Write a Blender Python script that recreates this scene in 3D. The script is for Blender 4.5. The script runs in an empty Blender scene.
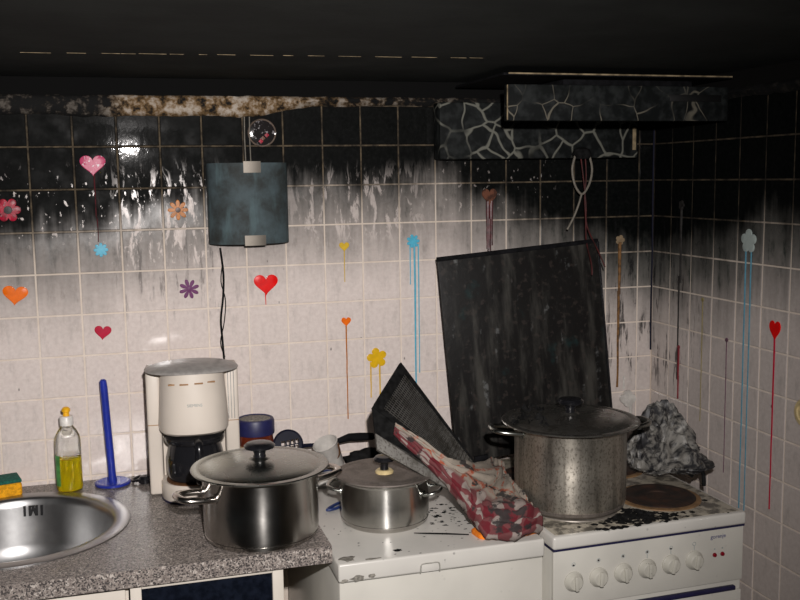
import bpy, bmesh, math, random
from mathutils import Vector, Matrix, noise

random.seed(7)
scene = bpy.context.scene
COL = scene.collection

# ------------------------------------------------------------------ camera
cam_data = bpy.data.cameras.new('camera')
cam_data.sensor_fit = 'HORIZONTAL'
cam_data.sensor_width = 36.0
cam_data.lens = 36.0 * 982.85 / 800.0
cam_data.clip_start = 0.02
cam = bpy.data.objects.new('camera', cam_data)
COL.objects.link(cam)
CAM = Vector((0.1851, -2.5899, 1.6417))
R_ = Vector((0.9594, -0.2818, -0.0146)); F_ = Vector((0.2788, 0.9524, -0.1230))
R_.normalize(); F_.normalize(); U_ = R_.cross(F_).normalized(); R_ = F_.cross(U_).normalized()
m = Matrix.Identity(4)
for i in range(3):
    m[i][0], m[i][1], m[i][2], m[i][3] = R_[i], U_[i], -F_[i], CAM[i]
cam.matrix_world = m
scene.camera = cam

# ------------------------------------------------------------------ world + flash
world = bpy.data.worlds.new('world')
scene.world = world
world.use_nodes = True
bg = world.node_tree.nodes['Background']
bg.inputs['Color'].default_value = (0.86, 0.95, 1.0, 1)
bg.inputs['Strength'].default_value = 0.022

fl = bpy.data.lights.new('camera_flash', 'SPOT')
fl.energy = 235
fl.color = (1.0, 0.95, 0.925)
fl.shadow_soft_size = 0.018
fl.spot_size = math.radians(86)
fl.spot_blend = 1.0
flo = bpy.data.objects.new('camera_flash', fl)
COL.objects.link(flo)
flo.location = (0.275, -2.56, 1.80)
flo.rotation_euler = (Vector((0.52, 0.0, 1.22)) - flo.location).to_track_quat('-Z', 'Y').to_euler()

scene.view_settings.view_transform = 'Standard'
scene.view_settings.look = 'None'
scene.view_settings.exposure = 0.0
scene.view_settings.gamma = 1.0
scene.view_settings.use_curve_mapping = False

# ------------------------------------------------------------------ node helpers
class NT:
    def __init__(s, name):
        s.mat = bpy.data.materials.new(name); s.mat.use_nodes = True
        s.t = s.mat.node_tree; s.b = s.t.nodes['Principled BSDF']
    def n(s, typ, **kw):
        o = s.t.nodes.new(typ)
        for k, v in kw.items(): setattr(o, k, v)
        return o
    def lk(s, a, b): s.t.links.new(a, b)
    def put(s, sock, v):
        if hasattr(v, 'is_linked') or hasattr(v, 'links'): s.lk(v, sock)
        else: sock.default_value = v
    def math(s, op, a, b=0.0, c=0.0, clamp=False):
        o = s.n('ShaderNodeMath', operation=op); o.use_clamp = clamp
        s.put(o.inputs[0], a); s.put(o.inputs[1], b); s.put(o.inputs[2], c)
        return o.outputs[0]
    def ss(s, v, a, b, lo=0.0, hi=1.0):
        o = s.n('ShaderNodeMapRange', interpolation_type='SMOOTHSTEP')
        s.put(o.inputs[0], v); o.inputs[1].default_value = a; o.inputs[2].default_value = b
        o.inputs[3].default_value = lo; o.inputs[4].default_value = hi
        return o.outputs[0]
    def mix(s, f, a, b):
        o = s.n('ShaderNodeMix', data_type='RGBA')
        s.put(o.inputs[0], f)
        for sock, v in ((o.inputs[6], a), (o.inputs[7], b)):
            if isinstance(v, (tuple, list)): sock.default_value = (v[0], v[1], v[2], 1)
            else: s.lk(v, sock)
        return o.outputs[2]
    def coords(s, kind='obj', scale=(1, 1, 1)):
        if kind == 'world': out = s.n('ShaderNodeNewGeometry').outputs['Position']
        else: out = s.n('ShaderNodeTexCoord').outputs['Object']
        mp = s.n('ShaderNodeMapping'); mp.inputs['Scale'].default_value = scale
        s.lk(out, mp.inputs[0]); return mp.outputs[0]
    def noise(s, vec, scale, detail=3, rough=0.55, dist=0.0):
        o = s.n('ShaderNodeTexNoise'); s.lk(vec, o.inputs['Vector'])
        o.inputs['Scale'].default_value = scale; o.inputs['Detail'].default_value = detail
        o.inputs['Roughness'].default_value = rough; o.inputs['Distortion'].default_value = dist
        return o.outputs[0]
    def vor(s, vec, scale, feature='F1', out=0, rnd=1.0):
        o = s.n('ShaderNodeTexVoronoi', feature=feature); s.lk(vec, o.inputs['Vector'])
        o.inputs['Scale'].default_value = scale; o.inputs['Randomness'].default_value = rnd
        return o.outputs[out]
    def bump(s, h, strength=0.3, dist=0.002):
        o = s.n('ShaderNodeBump'); o.inputs['Strength'].default_value = strength
        o.inputs['Distance'].default_value = dist
        s.lk(h, o.inputs['Height']); s.lk(o.outputs[0], s.b.inputs['Normal'])
    def set(s, color=None, rough=None, metal=None, **kw):
        if color is not None:
            if isinstance(color, (tuple, list)): s.b.inputs['Base Color'].default_value = (*color[:3], 1)
            else: s.lk(color, s.b.inputs['Base Color'])
        if rough is not None: s.put(s.b.inputs['Roughness'], rough)
        if metal is not None: s.put(s.b.inputs['Metallic'], metal)
        for k, v in kw.items(): s.put(s.b.inputs[k.replace('_', ' ')], v)
        return s.mat

M = {}
def simple(name, col, rough=0.5, metal=0.0, var=0.15, scale=60, kind='obj', bump=0.0, **kw):
    t = NT(name); v = t.coords(kind)
    nz = t.noise(v, scale, 4)
    dark = tuple(c * (1 - var) for c in col); lite = tuple(min(1, c * (1 + var)) for c in col)
    if bump: t.bump(nz, bump, 0.002)
    M[name] = t.set(t.mix(t.ss(nz, .3, .7), dark, lite), rough, metal, **kw)
    return M[name]

def srgb(r, g, b):
    f = lambda c: ((c / 255 + 0.055) / 1.055) ** 2.4 if c / 255 > 0.04045 else c / 255 / 12.92
    return (f(r), f(g), f(b))

# ---- sooty wall: soot lies on the wall as a function of place (u runs along both walls)
def soot_setup(t):
    pos = t.n('ShaderNodeNewGeometry').outputs['Position']
    sx = t.n('ShaderNodeSeparateXYZ'); t.lk(pos, sx.inputs[0])
    u = t.math('SUBTRACT', sx.outputs[0], sx.outputs[1]); z = sx.outputs[2]
    cv = t.n('ShaderNodeCombineXYZ'); t.lk(u, cv.inputs[0]); t.lk(z, cv.inputs[2])
    uv = cv.outputs[0]
    # soot line height along the wall
    un = t.math('DIVIDE', t.math('ADD', u, 0.5), 3.5, clamp=True)
    ramp = t.n('ShaderNodeValToRGB'); t.lk(un, ramp.inputs[0])
    pts = [(-.5, 1.475), (-.05, 1.475), (.15, 1.49), (.32, 1.545), (.7, 1.585), (.95, 1.58), (1.06, 1.61), (1.2, 1.54),
           (1.30, 1.505), (1.45, 1.445), (1.6, 1.40), (1.73, 1.385), (1.92, 1.40), (2.1, 1.44), (2.3, 1.505), (2.9, 1.53)]
    el = ramp.color_ramp.elements
    while len(el) < len(pts): el.new(0.5)
    for e, (uu, zz) in zip(el, pts):
        e.position = (uu + .5) / 3.5; g = (zz - 1.2) / .6; e.color = (g, g, g, 1)
    zb = t.math('MULTIPLY_ADD', ramp.outputs[0], 0.6, 1.2)
    def mapped(sc, loc=(0, 0, 0)):
        mp = t.n('ShaderNodeMapping'); mp.inputs['Scale'].default_value = sc; mp.inputs['Location'].default_value = loc
        t.lk(uv, mp.inputs[0]); return mp.outputs[0]
    big = t.noise(mapped((1, 1, 1)), 7, 4, .6)
    drips = t.noise(mapped((34, 1, 3.0)), 1, 3, .6)
    d = t.math('SUBTRACT', z, zb)
    d = t.math('ADD', d, t.math('MULTIPLY', t.math('SUBTRACT', big, .5), .14))
    d = t.math('ADD', d, t.math('MULTIPLY', t.math('SUBTRACT', drips, .5), .13))
    hard = t.ss(d, -.06, .09)
    soft = t.ss(d, -.26, .0)
    return u, z, uv, mapped, hard, soft

def gauss_box(t, v, a, b, w):
    return t.math('MULTIPLY', t.ss(v, a - w, a + w), t.ss(v, b - w, b + w, 1, 0))

def make_tile_mat():
    t = NT('tile_glaze'); u, z, uv, mapped, hard, soft = soot_setup(t)
    fine = t.noise(mapped((1, 1, 1)), 90, 3, .6)
    # washed streaks where extinguishing water ran down
    st = t.noise(mapped((42, 1, 11), (3, 0, 1)), 1, 5, .7, .6)
    wet = t.ss(st, .52, .60)
    sp = t.noise(mapped((70, 1, 40), (7, 0, 2)), 1, 3, .6)
    spk = t.ss(sp, .62, .67)
    mA = t.math('MULTIPLY', gauss_box(t, u, .20, .46, .05), gauss_box(t, z, 1.42, 1.66, .05))
    mB = t.math('MULTIPLY', gauss_box(t, u, .66, 1.0, .07), gauss_box(t, z, 1.48, 1.66, .04))
    mC = t.math('MULTIPLY', gauss_box(t, u, -.1, .22, .06), gauss_box(t, z, 1.50, 1.66, .04))
    mD = t.math('MULTIPLY', gauss_box(t, u, 1.04, 1.40, .05), gauss_box(t, z, 1.53, 1.70, .04))
    clean = t.math('MULTIPLY', wet, t.math('ADD', t.math('MULTIPLY', mA, .95), t.math('MULTIPLY', mB, .6), clamp=True))
    clean2 = t.math('MULTIPLY', spk, t.math('ADD', t.math('ADD', mC, t.math('MULTIPLY', mA, .8)), t.math('MULTIPLY', mD, .5), clamp=True))
    clean = t.math('MAXIMUM', clean, t.math('MULTIPLY', clean2, .85))
    keep = t.math('SUBTRACT', 1.0, clean, clamp=True)
    # dark runs low on the wall, in the corner and over the pans
    dk = t.ss(t.noise(mapped((50, 1, 7), (1, 0, 5)), 1, 5, .7), .53, .63)
    mE = t.math('MULTIPLY', gauss_box(t, u, 1.56, 1.98, .08), gauss_box(t, z, 1.02, 1.5, .08))
    mF = t.math('MULTIPLY', gauss_box(t, u, .18, .50, .05), gauss_box(t, z, 1.30, 1.52, .06))
    dark = t.math('MULTIPLY', dk, t.math('ADD', t.math('MULTIPLY', mE, .9), t.math('MULTIPLY', mF, .45), clamp=True))
    speck = t.ss(t.vor(mapped((1, 1, .55)), 30, 'F1'), .10, .05)
    speck = t.math('MULTIPLY', speck, t.ss(t.noise(mapped((1, 1, 1), (4, 0, 4)), 9, 2), .56, .64))
    grime_falloff = t.math('MULTIPLY', t.ss(u, 1.0, 1.75), .20)  # grime plus flash falloff painted into the colour, darker to the right
    smear = t.math('MULTIPLY', t.ss(t.noise(mapped((36, 1, 12), (9, 0, 3)), 1, 5, .7), .50, .72), .17)
    white = t.mix(t.ss(fine, .3, .7), srgb(212, 200, 194), srgb(222, 211, 205))
    g = t.math('ADD', grime_falloff, t.math('ADD', smear, t.math('MULTIPLY', soft, .70)), clamp=True)
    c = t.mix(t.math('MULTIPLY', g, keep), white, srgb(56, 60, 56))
    hardk = t.math('MULTIPLY', t.math('MULTIPLY', hard, keep), .985)
    sootc = t.mix(t.ss(fine, .4, .75), (.0016, .0022, .0022), (.0045, .0052, .0052))
    c = t.mix(hardk, c, sootc)
    c = t.mix(t.math('MAXIMUM', dark, t.math('MULTIPLY', speck, .8)), c, (.012, .012, .013))
    rg = t.math('ADD', t.math('MULTIPLY_ADD', fine, .10, .09), t.math('MULTIPLY', t.math('MULTIPLY', hardk, t.ss(t.noise(mapped((1, 1, 1), (2, 0, 9)), 16, 3), .30, .62, .35, 1.0)), .42))
    h = t.math('ADD', t.math('MULTIPLY', sp, .7), t.math('MULTIPLY', st, .5))
    bp = t.n('ShaderNodeBump'); bp.inputs['Distance'].default_value = .0012
    t.lk(h, bp.inputs['Height'])
    t.lk(t.math('MULTIPLY_ADD', soft, .10, .02), bp.inputs['Strength']); t.lk(bp.outputs[0], t.b.inputs['Coat Normal'])
    t.lk(bp.outputs[0], t.b.inputs['Normal'])
    t.lk(t.math('MULTIPLY_ADD', hardk, -.488, .5), t.b.inputs['Specular IOR Level'])
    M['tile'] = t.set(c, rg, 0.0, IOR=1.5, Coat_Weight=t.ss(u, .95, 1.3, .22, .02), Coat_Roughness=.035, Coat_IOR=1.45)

def make_grout_mat():
    t = NT('grout'); u, z, uv, mapped, hard, soft = soot_setup(t)
    nz = t.noise(mapped((1, 1, 1)), 26, 4, .65)
    base = t.mix(t.ss(nz, .3, .7), srgb(214, 200, 186), srgb(226, 214, 202))
    dirty = t.mix(t.ss(nz, .35, .7), srgb(22, 19, 15), srgb(92, 80, 62))
    c = t.mix(t.math('MULTIPLY', hard, .97), t.mix(t.math('MULTIPLY', soft, .35), base, srgb(150, 138, 122)), dirty)
    top = t.ss(z, 1.838, 1.856)
    c = t.mix(top, c, (.004, .004, .004))
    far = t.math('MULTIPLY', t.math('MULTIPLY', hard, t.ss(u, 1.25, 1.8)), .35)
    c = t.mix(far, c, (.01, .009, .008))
    M['grout'] = t.set(c, .9, Specular_IOR_Level=.1)

make_tile_mat(); make_grout_mat()

def make_ceiling_mat():
    t = NT('sooted_ceiling'); v = t.coords('world')
    nz = t.noise(v, 5, 5, .6); f = t.noise(v, 70, 3)
    c = t.mix(t.ss(nz, .35, .7), (.010, .013, .012), (.024, .029, .027))
    fl = t.ss(t.noise(t.coords('world', (14, 60, 20)), 1, 3), .72, .76)
    c = t.mix(t.math('MULTIPLY', fl, .35), c, srgb(120, 112, 96))
    t.bump(f, .3, .002)
    M['ceiling'] = t.set(c, .8, Specular_IOR_Level=.25)
make_ceiling_mat()

def make_plaster_mat():
    t = NT('scorched_plaster'); v = t.coords('world')
    nz = t.noise(v, 38, 5, .65); bg = t.noise(t.coords('world', (5, 1, 1)), 2.2, 3)
    sx = t.n('ShaderNodeSeparateXYZ'); t.lk(t.n('ShaderNodeNewGeometry').outputs['Position'], sx.inputs[0])
    x = sx.outputs[0]
    lit = t.math('MULTIPLY', t.ss(x, .14, .26), t.ss(x, .55, 1.15, 1, .25))  # stretch of the strip where the plaster itself is paler
    c1 = t.mix(t.ss(nz, .46, .66), srgb(112, 88, 58), srgb(170, 160, 148))
    amt = t.math('MULTIPLY', t.ss(t.math('ADD', nz, t.math('MULTIPLY', lit, .14)), .50, .66), t.math('MAXIMUM', lit, .22))
    amt = t.math('MULTIPLY', amt, t.ss(t.math('SUBTRACT', x, sx.outputs[1]), 1.1, 1.3, 1, .16))
    c = t.mix(amt, (.008, .008, .008), c1)
    t.bump(nz, .6, .004)
    M['plaster'] = t.set(c, .85, Specular_IOR_Level=.15)
make_plaster_mat()

def make_granite():
    t = NT('granite'); v = t.coords('world')
    a = t.vor(v, 360, 'F1', 1); b = t.noise(v, 170, 3, .6); k = t.noise(v, 400, 2)
    sp = t.n('ShaderNodeSeparateColor'); t.lk(a, sp.inputs[0])
    c = t.mix(sp.outputs[0], srgb(104, 96, 92), srgb(156, 147, 140))
    c = t.mix(t.ss(b, .57, .64), c, srgb(190, 182, 174))
    c = t.mix(t.math('MULTIPLY', t.ss(sp.outputs[1], .70, .76), .85), c, srgb(46, 44, 46))
    c = t.mix(t.ss(k, .66, .72), c, srgb(90, 60, 44))
    M['granite'] = t.set(c, .34, Specular_IOR_Level=.3)
make_granite()

def steel(name, col=(.55, .54, .52), rough=.22, soot=0.0, streak=0.0, vert=True, aniso=0.0):
    t = NT(name); v = t.coords('obj', (34, 34, 2.2))
    nz = t.noise(v, 1.0, 4, .6); f = t.noise(t.coords('obj', (1, 1, .6)), 230, 3, .7); lg = t.noise(t.coords('obj'), 14, 4, .6)
    c = t.mix(t.ss(lg, .35, .7), tuple(x * .82 for x in col), col)
    if soot:
        c = t.mix(t.math('MULTIPLY', t.ss(f, .48, .68), soot), c, (.045, .036, .026))
        c = t.mix(t.math('MULTIPLY', t.ss(nz, .44, .66), soot * .8), c, (.05, .042, .03))
    rr = t.math('MULTIPLY_ADD', lg, .10 + soot * .25, rough)
    if aniso:
        tg = t.n('ShaderNodeTangent', direction_type='RADIAL', axis='Z'); t.lk(tg.outputs[0], t.b.inputs['Tangent'])
        t.b.inputs['Anisotropic'].default_value = aniso; t.b.inputs['Anisotropic Rotation'].default_value = .25
    M[name] = t.set(c, rr, 1.0 if not soot else .85)
steel('steel_pot', (.52, .50, .47), rough=.19, aniso=.92); steel('steel_pot_small', (.52, .51, .48), .17, aniso=.9)
steel('steel_burnt', (.52, .48, .41), .26, .62, .05, aniso=.7)
steel('steel_lid', (.40, .41, .38), .22); steel('steel_lid_burnt', (.24, .23, .21), .16, .5); steel('steel_sink', (.40, .40, .40), .30, vert=False)
steel('steel_dusty', (.34, .30, .27), .55, .35)
steel('chrome', (.62, .58, .54), .16); steel('clip_steel', (.20, .18, .155), .5)
steel('filter_lip', (.26, .25, .23), .4, .8); steel('filter_metal', (.16, .16, .15), .45, .85)

def enamel(name, col, spots=.5, rough=.28, kind='world', sc=1.0, soot=0.0):
    t = NT(name); v = t.coords(kind)
    n1 = t.noise(v, 34 * sc, 4, .65); n2 = t.noise(v, 6, 3)
    c = t.mix(t.ss(n2, .3, .75), col, tuple(x * .86 for x in col))
    sp = t.ss(t.vor(v, 42 * sc, 'F1'), .16, .07)
    sp = t.math('MULTIPLY', sp, t.ss(t.noise(v, 11, 2), .52, .62))
    c = t.mix(t.math('MULTIPLY', sp, spots), c, (.015, .015, .02))
    if soot:
        c = t.mix(t.math('MULTIPLY', t.ss(n1, .42, .60), soot), c, (.02, .018, .015))
    M[name] = t.set(c, rough)
enamel('enamel', srgb(204, 201, 194), .55)
enamel('enamel_clean', srgb(202, 199, 190), .1)
enamel('enamel_hob', srgb(176, 168, 152), .9, .4, soot=.8)
enamel('enamel_knob', srgb(190, 187, 176), .8, .4, 'obj', 3)
enamel('plastic_white', srgb(214, 204, 192), .06, .38, 'obj')
enamel('paint_white', srgb(214, 206, 194), .05, .45)

def make_crackle(name, scale, w, line):
    t = NT(name); v0 = t.coords('world')
    wob = t.n('ShaderNodeVectorMath', operation='ADD')
    nzc = t.n('ShaderNodeTexNoise'); t.lk(v0, nzc.inputs['Vector']); nzc.inputs['Scale'].default_value = 9
    sc_ = t.n('ShaderNodeVectorMath', operation='SCALE'); t.lk(nzc.outputs[1], sc_.inputs[0]); sc_.inputs['Scale'].default_value = .05
    t.lk(v0, wob.inputs[0]); t.lk(sc_.outputs[0], wob.inputs[1])
    e = t.vor(wob.outputs[0], scale, 'DISTANCE_TO_EDGE'); nz = t.noise(v0, 7, 3)
    ln = t.ss(e, w, w * .35)
    ln = t.math('MULTIPLY', ln, t.ss(nz, .36, .56))
    big = t.noise(v0, 40, 4)
    c = t.mix(t.ss(big, .4, .7), (.007, .008, .008), (.020, .022, .022))
    c = t.mix(ln, c, line)
    t.bump(t.math('ADD', ln, t.math('MULTIPLY', big, .3)), .5, .003)
    M[name] = t.set(c, .6, Specular_IOR_Level=.06)
make_crackle('blistered_paint', 15, .060, srgb(104, 104, 96))
make_crackle('blistered_paint_front', 13, .022, srgb(96, 92, 82))

def make_cover():
    t = NT('scorched_glass'); v = t.coords('obj'); vs = t.coords('obj', (9, 9, 1.6))
    a = t.noise(vs, 2.0, 5, .65); b = t.noise(v, 50, 4, .6); cN = t.noise(v, 9, 4)
    c = t.mix(t.ss(a, .46, .7), (.009, .0085, .0082), (.048, .046, .041))
    c = t.mix(t.math('MULTIPLY', t.ss(b, .56, .66), .4), c, (.05, .04, .035))
    sc = t.math('MULTIPLY', t.ss(b, .48, .68), t.ss(t.noise(vs, 4.5, 2), .62, .7))
    c = t.mix(t.math('MULTIPLY', sc, .5), c, (.16, .17, .17))
    c = t.mix(t.math('MULTIPLY', t.ss(cN, .6, .7), .5), c, (.012, .035, .036))
    t.bump(b, .35, .002)
    M['scorched_glass'] = t.set(c, t.math('MULTIPLY_ADD', cN, .5, .22), Specular_IOR_Level=.12)
make_cover()

def make_shade():
    t = NT('lamp_shade_glass'); v = t.coords('obj'); vs = t.coords('obj', (40, 40, 8))
    a = t.noise(v, 16, 5, .62); b = t.noise(vs, 1, 4)
    c = t.mix(t.ss(a, .28, .72), (.030, .032, .030), srgb(74, 86, 90))
    c = t.mix(t.math('MULTIPLY', t.ss(b, .5, .7), .5), c, srgb(88, 108, 112))
    t.bump(a, .15, .002)
    M['shade'] = t.set(c, .6, Specular_IOR_Level=.1)
make_shade()

def make_hotplate():
    t = NT('rusty_iron'); v = t.coords('obj'); a = t.noise(v, 22, 5, .65)
    c = t.mix(t.ss(a, .35, .65), (.010, .006, .004), (.036, .015, .008))
    t.bump(t.noise(v, 120, 3), .4, .001); M['iron'] = t.set(c, .7)
make_hotplate()

def make_foil():
    t = NT('sooty_foil'); v = t.coords('obj'); a = t.noise(v, 26, 5, .65, 1.8); b = t.noise(v, 11, 3)
    k = t.math('MULTIPLY_ADD', a, .75, t.math('MULTIPLY', b, .3))
    c = t.mix(t.ss(k, .40, .62), (.22, .21, .19), (.012, .012, .014))
    t.bump(a, .35, .004); M['foil'] = t.set(c, .5, .1)
make_foil()

def make_towel():
    t = NT('towel_check'); uvn = t.n('ShaderNodeUVMap')
    sx = t.n('ShaderNodeSeparateXYZ'); t.lk(uvn.outputs[0], sx.inputs[0])
    o = t.coords('obj'); nz = t.noise(o, 60, 3)
    w1 = t.noise(o, 22, 2); w2 = t.noise(t.coords('obj', (1, 1.1, .9)), 27, 2)
    u = t.math('ADD', sx.outputs[0], t.math('MULTIPLY', t.math('SUBTRACT', w1, .5), .10))
    v = t.math('ADD', sx.outputs[1], t.math('MULTIPLY', t.math('SUBTRACT', w2, .5), .12))
    def stripes(x, freq, duty):
        f = t.math('FRACT', t.math('MULTIPLY', x, freq)); return t.ss(f, duty, duty + .05)
    s1 = stripes(u, 8.0, .50); s2 = stripes(t.math('ADD', v, .03), 6.0, .42)
    red = srgb(94, 16, 28); wht = srgb(140, 128, 122); mid = srgb(150, 96, 92)
    chk = t.mix(s1, t.mix(s2, red, srgb(104, 52, 54)), t.mix(s2, srgb(104, 52, 54), wht))
    # upper field: pale cloth with thin orange lines
    lu = stripes(u, 7.0, .86); lv = stripes(t.math('ADD', v, .06), 5.0, .84)
    fld = t.mix(t.math('MULTIPLY', t.math('MAXIMUM', lu, lv), t.ss(nz, .35, .6)), srgb(150, 140, 128), srgb(158, 74, 44))
    c = t.mix(t.ss(v, .34, .40), fld, chk)
    ch = t.noise(o, 24, 4, .6)
    c = t.mix(t.math('MULTIPLY', t.ss(t.math('ADD', ch, t.math('MULTIPLY', t.math('MULTIPLY', gauss_box(t, sx.outputs[0], .66, .9, .08), gauss_box(t, sx.outputs[1], .36, .7, .08)), .10)), .57, .63), .93), c, (.02, .018, .018))
    c = t.mix(t.math('MULTIPLY', t.ss(nz, .45, .7), .2), c, (.06, .05, .045))
    t.bump(t.noise(o, 240, 2), .25, .001)
    M['towel'] = t.set(c, .92)
make_towel()

def glassy(name, col, rough=.04, trans=1.0, ior=1.45):
    t = NT(name); nz = t.noise(t.coords('obj'), 40, 2)
    M[name] = t.set(t.mix(nz, tuple(c * .96 for c in col), col), rough, 0.0, Transmission_Weight=trans, IOR=ior)
glassy('clear_plastic', (.93, .95, .95), .06, 1.0, 1.25)
glassy('soap_liquid', srgb(250, 226, 24), .05, .5, 1.33)
glassy('smoked_glass', (.012, .012, .014), .05, .0)

simple('black_plastic', (.010, .010, .012), .22, var=.3)
simple('black_matte', (.006, .006, .007), .8, var=.4, Specular_IOR_Level=.08)
simple('char', (.008, .008, .008), .9, var=.6, bump=.8, Specular_IOR_Level=.12)
simple('navy_plastic', srgb(14, 16, 34), .5, Specular_IOR_Level=.15)
simple('dark_blue', srgb(22, 42, 92), .4)
simple('navy_lid', srgb(32, 34, 76), .45)
simple('navy_trim', srgb(28, 26, 62), .5)
simple('blue_plastic', srgb(34, 50, 150), .28)
simple('grey_cap', srgb(150, 146, 142), .3)
simple('brown_mark', srgb(150, 112, 72), .6)
simple('logo_grey', srgb(138, 148, 148), .5)
simple('logo_navy', srgb(70, 70, 112), .5)
simple('print_black', srgb(44, 40, 40), .5)
simple('lamp_red', srgb(120, 6, 26), .2)
simple('jam_glass', srgb(92, 36, 20), .12, var=.5, scale=25)
simple('jar_label', srgb(170, 150, 120), .5)
simple('white_cap', srgb(226, 222, 216), .35)
simple('nozzle_yellow', srgb(236, 176, 28), .35)
simple('label_green', srgb(70, 132, 70), .45, var=.4, scale=60)
simple('sponge_yellow', srgb(226, 158, 18), .95, var=.25, scale=160, bump=.6)
simple('scour_green', srgb(26, 92, 78), .95, var=.4, scale=200, bump=.6)
simple('orange_cloth', srgb(226, 122, 20), .8, var=.15, scale=80)
simple('cream_plastic', srgb(206, 186, 138), .4)
simple('dark_hole', (.002, .002, .003), .6)
simple('dark_glass', (.006, .008, .014), .06, var=.4)
simple('floor_tile', srgb(96, 88, 78), .5, kind='world', scale=12)
simple('panel_grey', srgb(148, 146, 138), .6)
simple('wire_grey', srgb(112, 106, 96), .7)
simple('wire_red', srgb(66, 17, 15), .7, var=.6, scale=30)
simple('rust_ring', srgb(124, 96, 66), .6, .2, var=.4, scale=30)
simple('steel_ring', srgb(168, 160, 150), .35, .6)
simple('cup_white', srgb(196, 192, 186), .35, var=.1)
simple('stain_brown', srgb(96, 62, 34), .6, var=.3)
simple('chipped', srgb(126, 122, 114), .6, var=.5, scale=150)
simple('melted_white', srgb(196, 192, 186), .3)
simple('slot_black', (.003, .003, .003), .5)
simple('strip_cream', srgb(128, 114, 90), .7, var=.5, scale=40, Specular_IOR_Level=.1)

def gel(name, col, soot=0.0, rough=.34, spk=0.0):
    t = NT(name); v = t.coords('obj'); nz = t.noise(v, 55, 4, .6)
    c = t.mix(t.ss(nz, .3, .7), tuple(x * .82 for x in col), col)
    if spk: c = t.mix(t.math('MULTIPLY', t.ss(t.noise(v, 110, 2), .60, .66), spk), c, (.75, .7, .72))
    if soot: c = t.mix(t.math('MULTIPLY', t.ss(nz, .44, .6), soot), c, (.012, .010, .010))
    t.bump(nz, .2, .002)
    M[name] = t.set(c, rough, Specular_IOR_Level=.2)
gel('gel_pink', srgb(196, 70, 110), .1, spk=.9); gel('gel_crimson', srgb(176, 24, 54), .55, spk=.3)
gel('gel_amber', srgb(196, 118, 30), .35); gel('gel_blue', srgb(86, 178, 206)); gel('gel_purple', srgb(112, 52, 104), .2)
gel('gel_orange', srgb(240, 112, 14)); gel('gel_darkred', srgb(186, 14, 56)); gel('gel_red', srgb(230, 16, 14))
gel('gel_yellow', srgb(226, 180, 28)); gel('gel_mustard', srgb(214, 178, 52)); gel('gel_brown', srgb(112, 72, 56), .7)
gel('gel_wine', srgb(88, 40, 44), .6); gel('gel_tan', srgb(150, 130, 104), .3); gel('gel_tandrip', srgb(136, 98, 58), .6)
gel('gel_black', (.03, .028, .026), .7); gel('gel_pale', srgb(176, 188, 184), .1); gel('gel_bluedrip', srgb(94, 150, 172), .25)
gel('gel_raspberry', srgb(176, 26, 56)); gel('gel_mauve', srgb(116, 84, 100), .4); gel('gel_olive', srgb(150, 138, 92), .3)
gel('gel_dullred', srgb(138, 52, 60), .3); gel('gel_ring', (.02, .018, .018), .4, .1, .5); gel('gel_ringedge', srgb(112, 98, 88), .5, .1)

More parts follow.
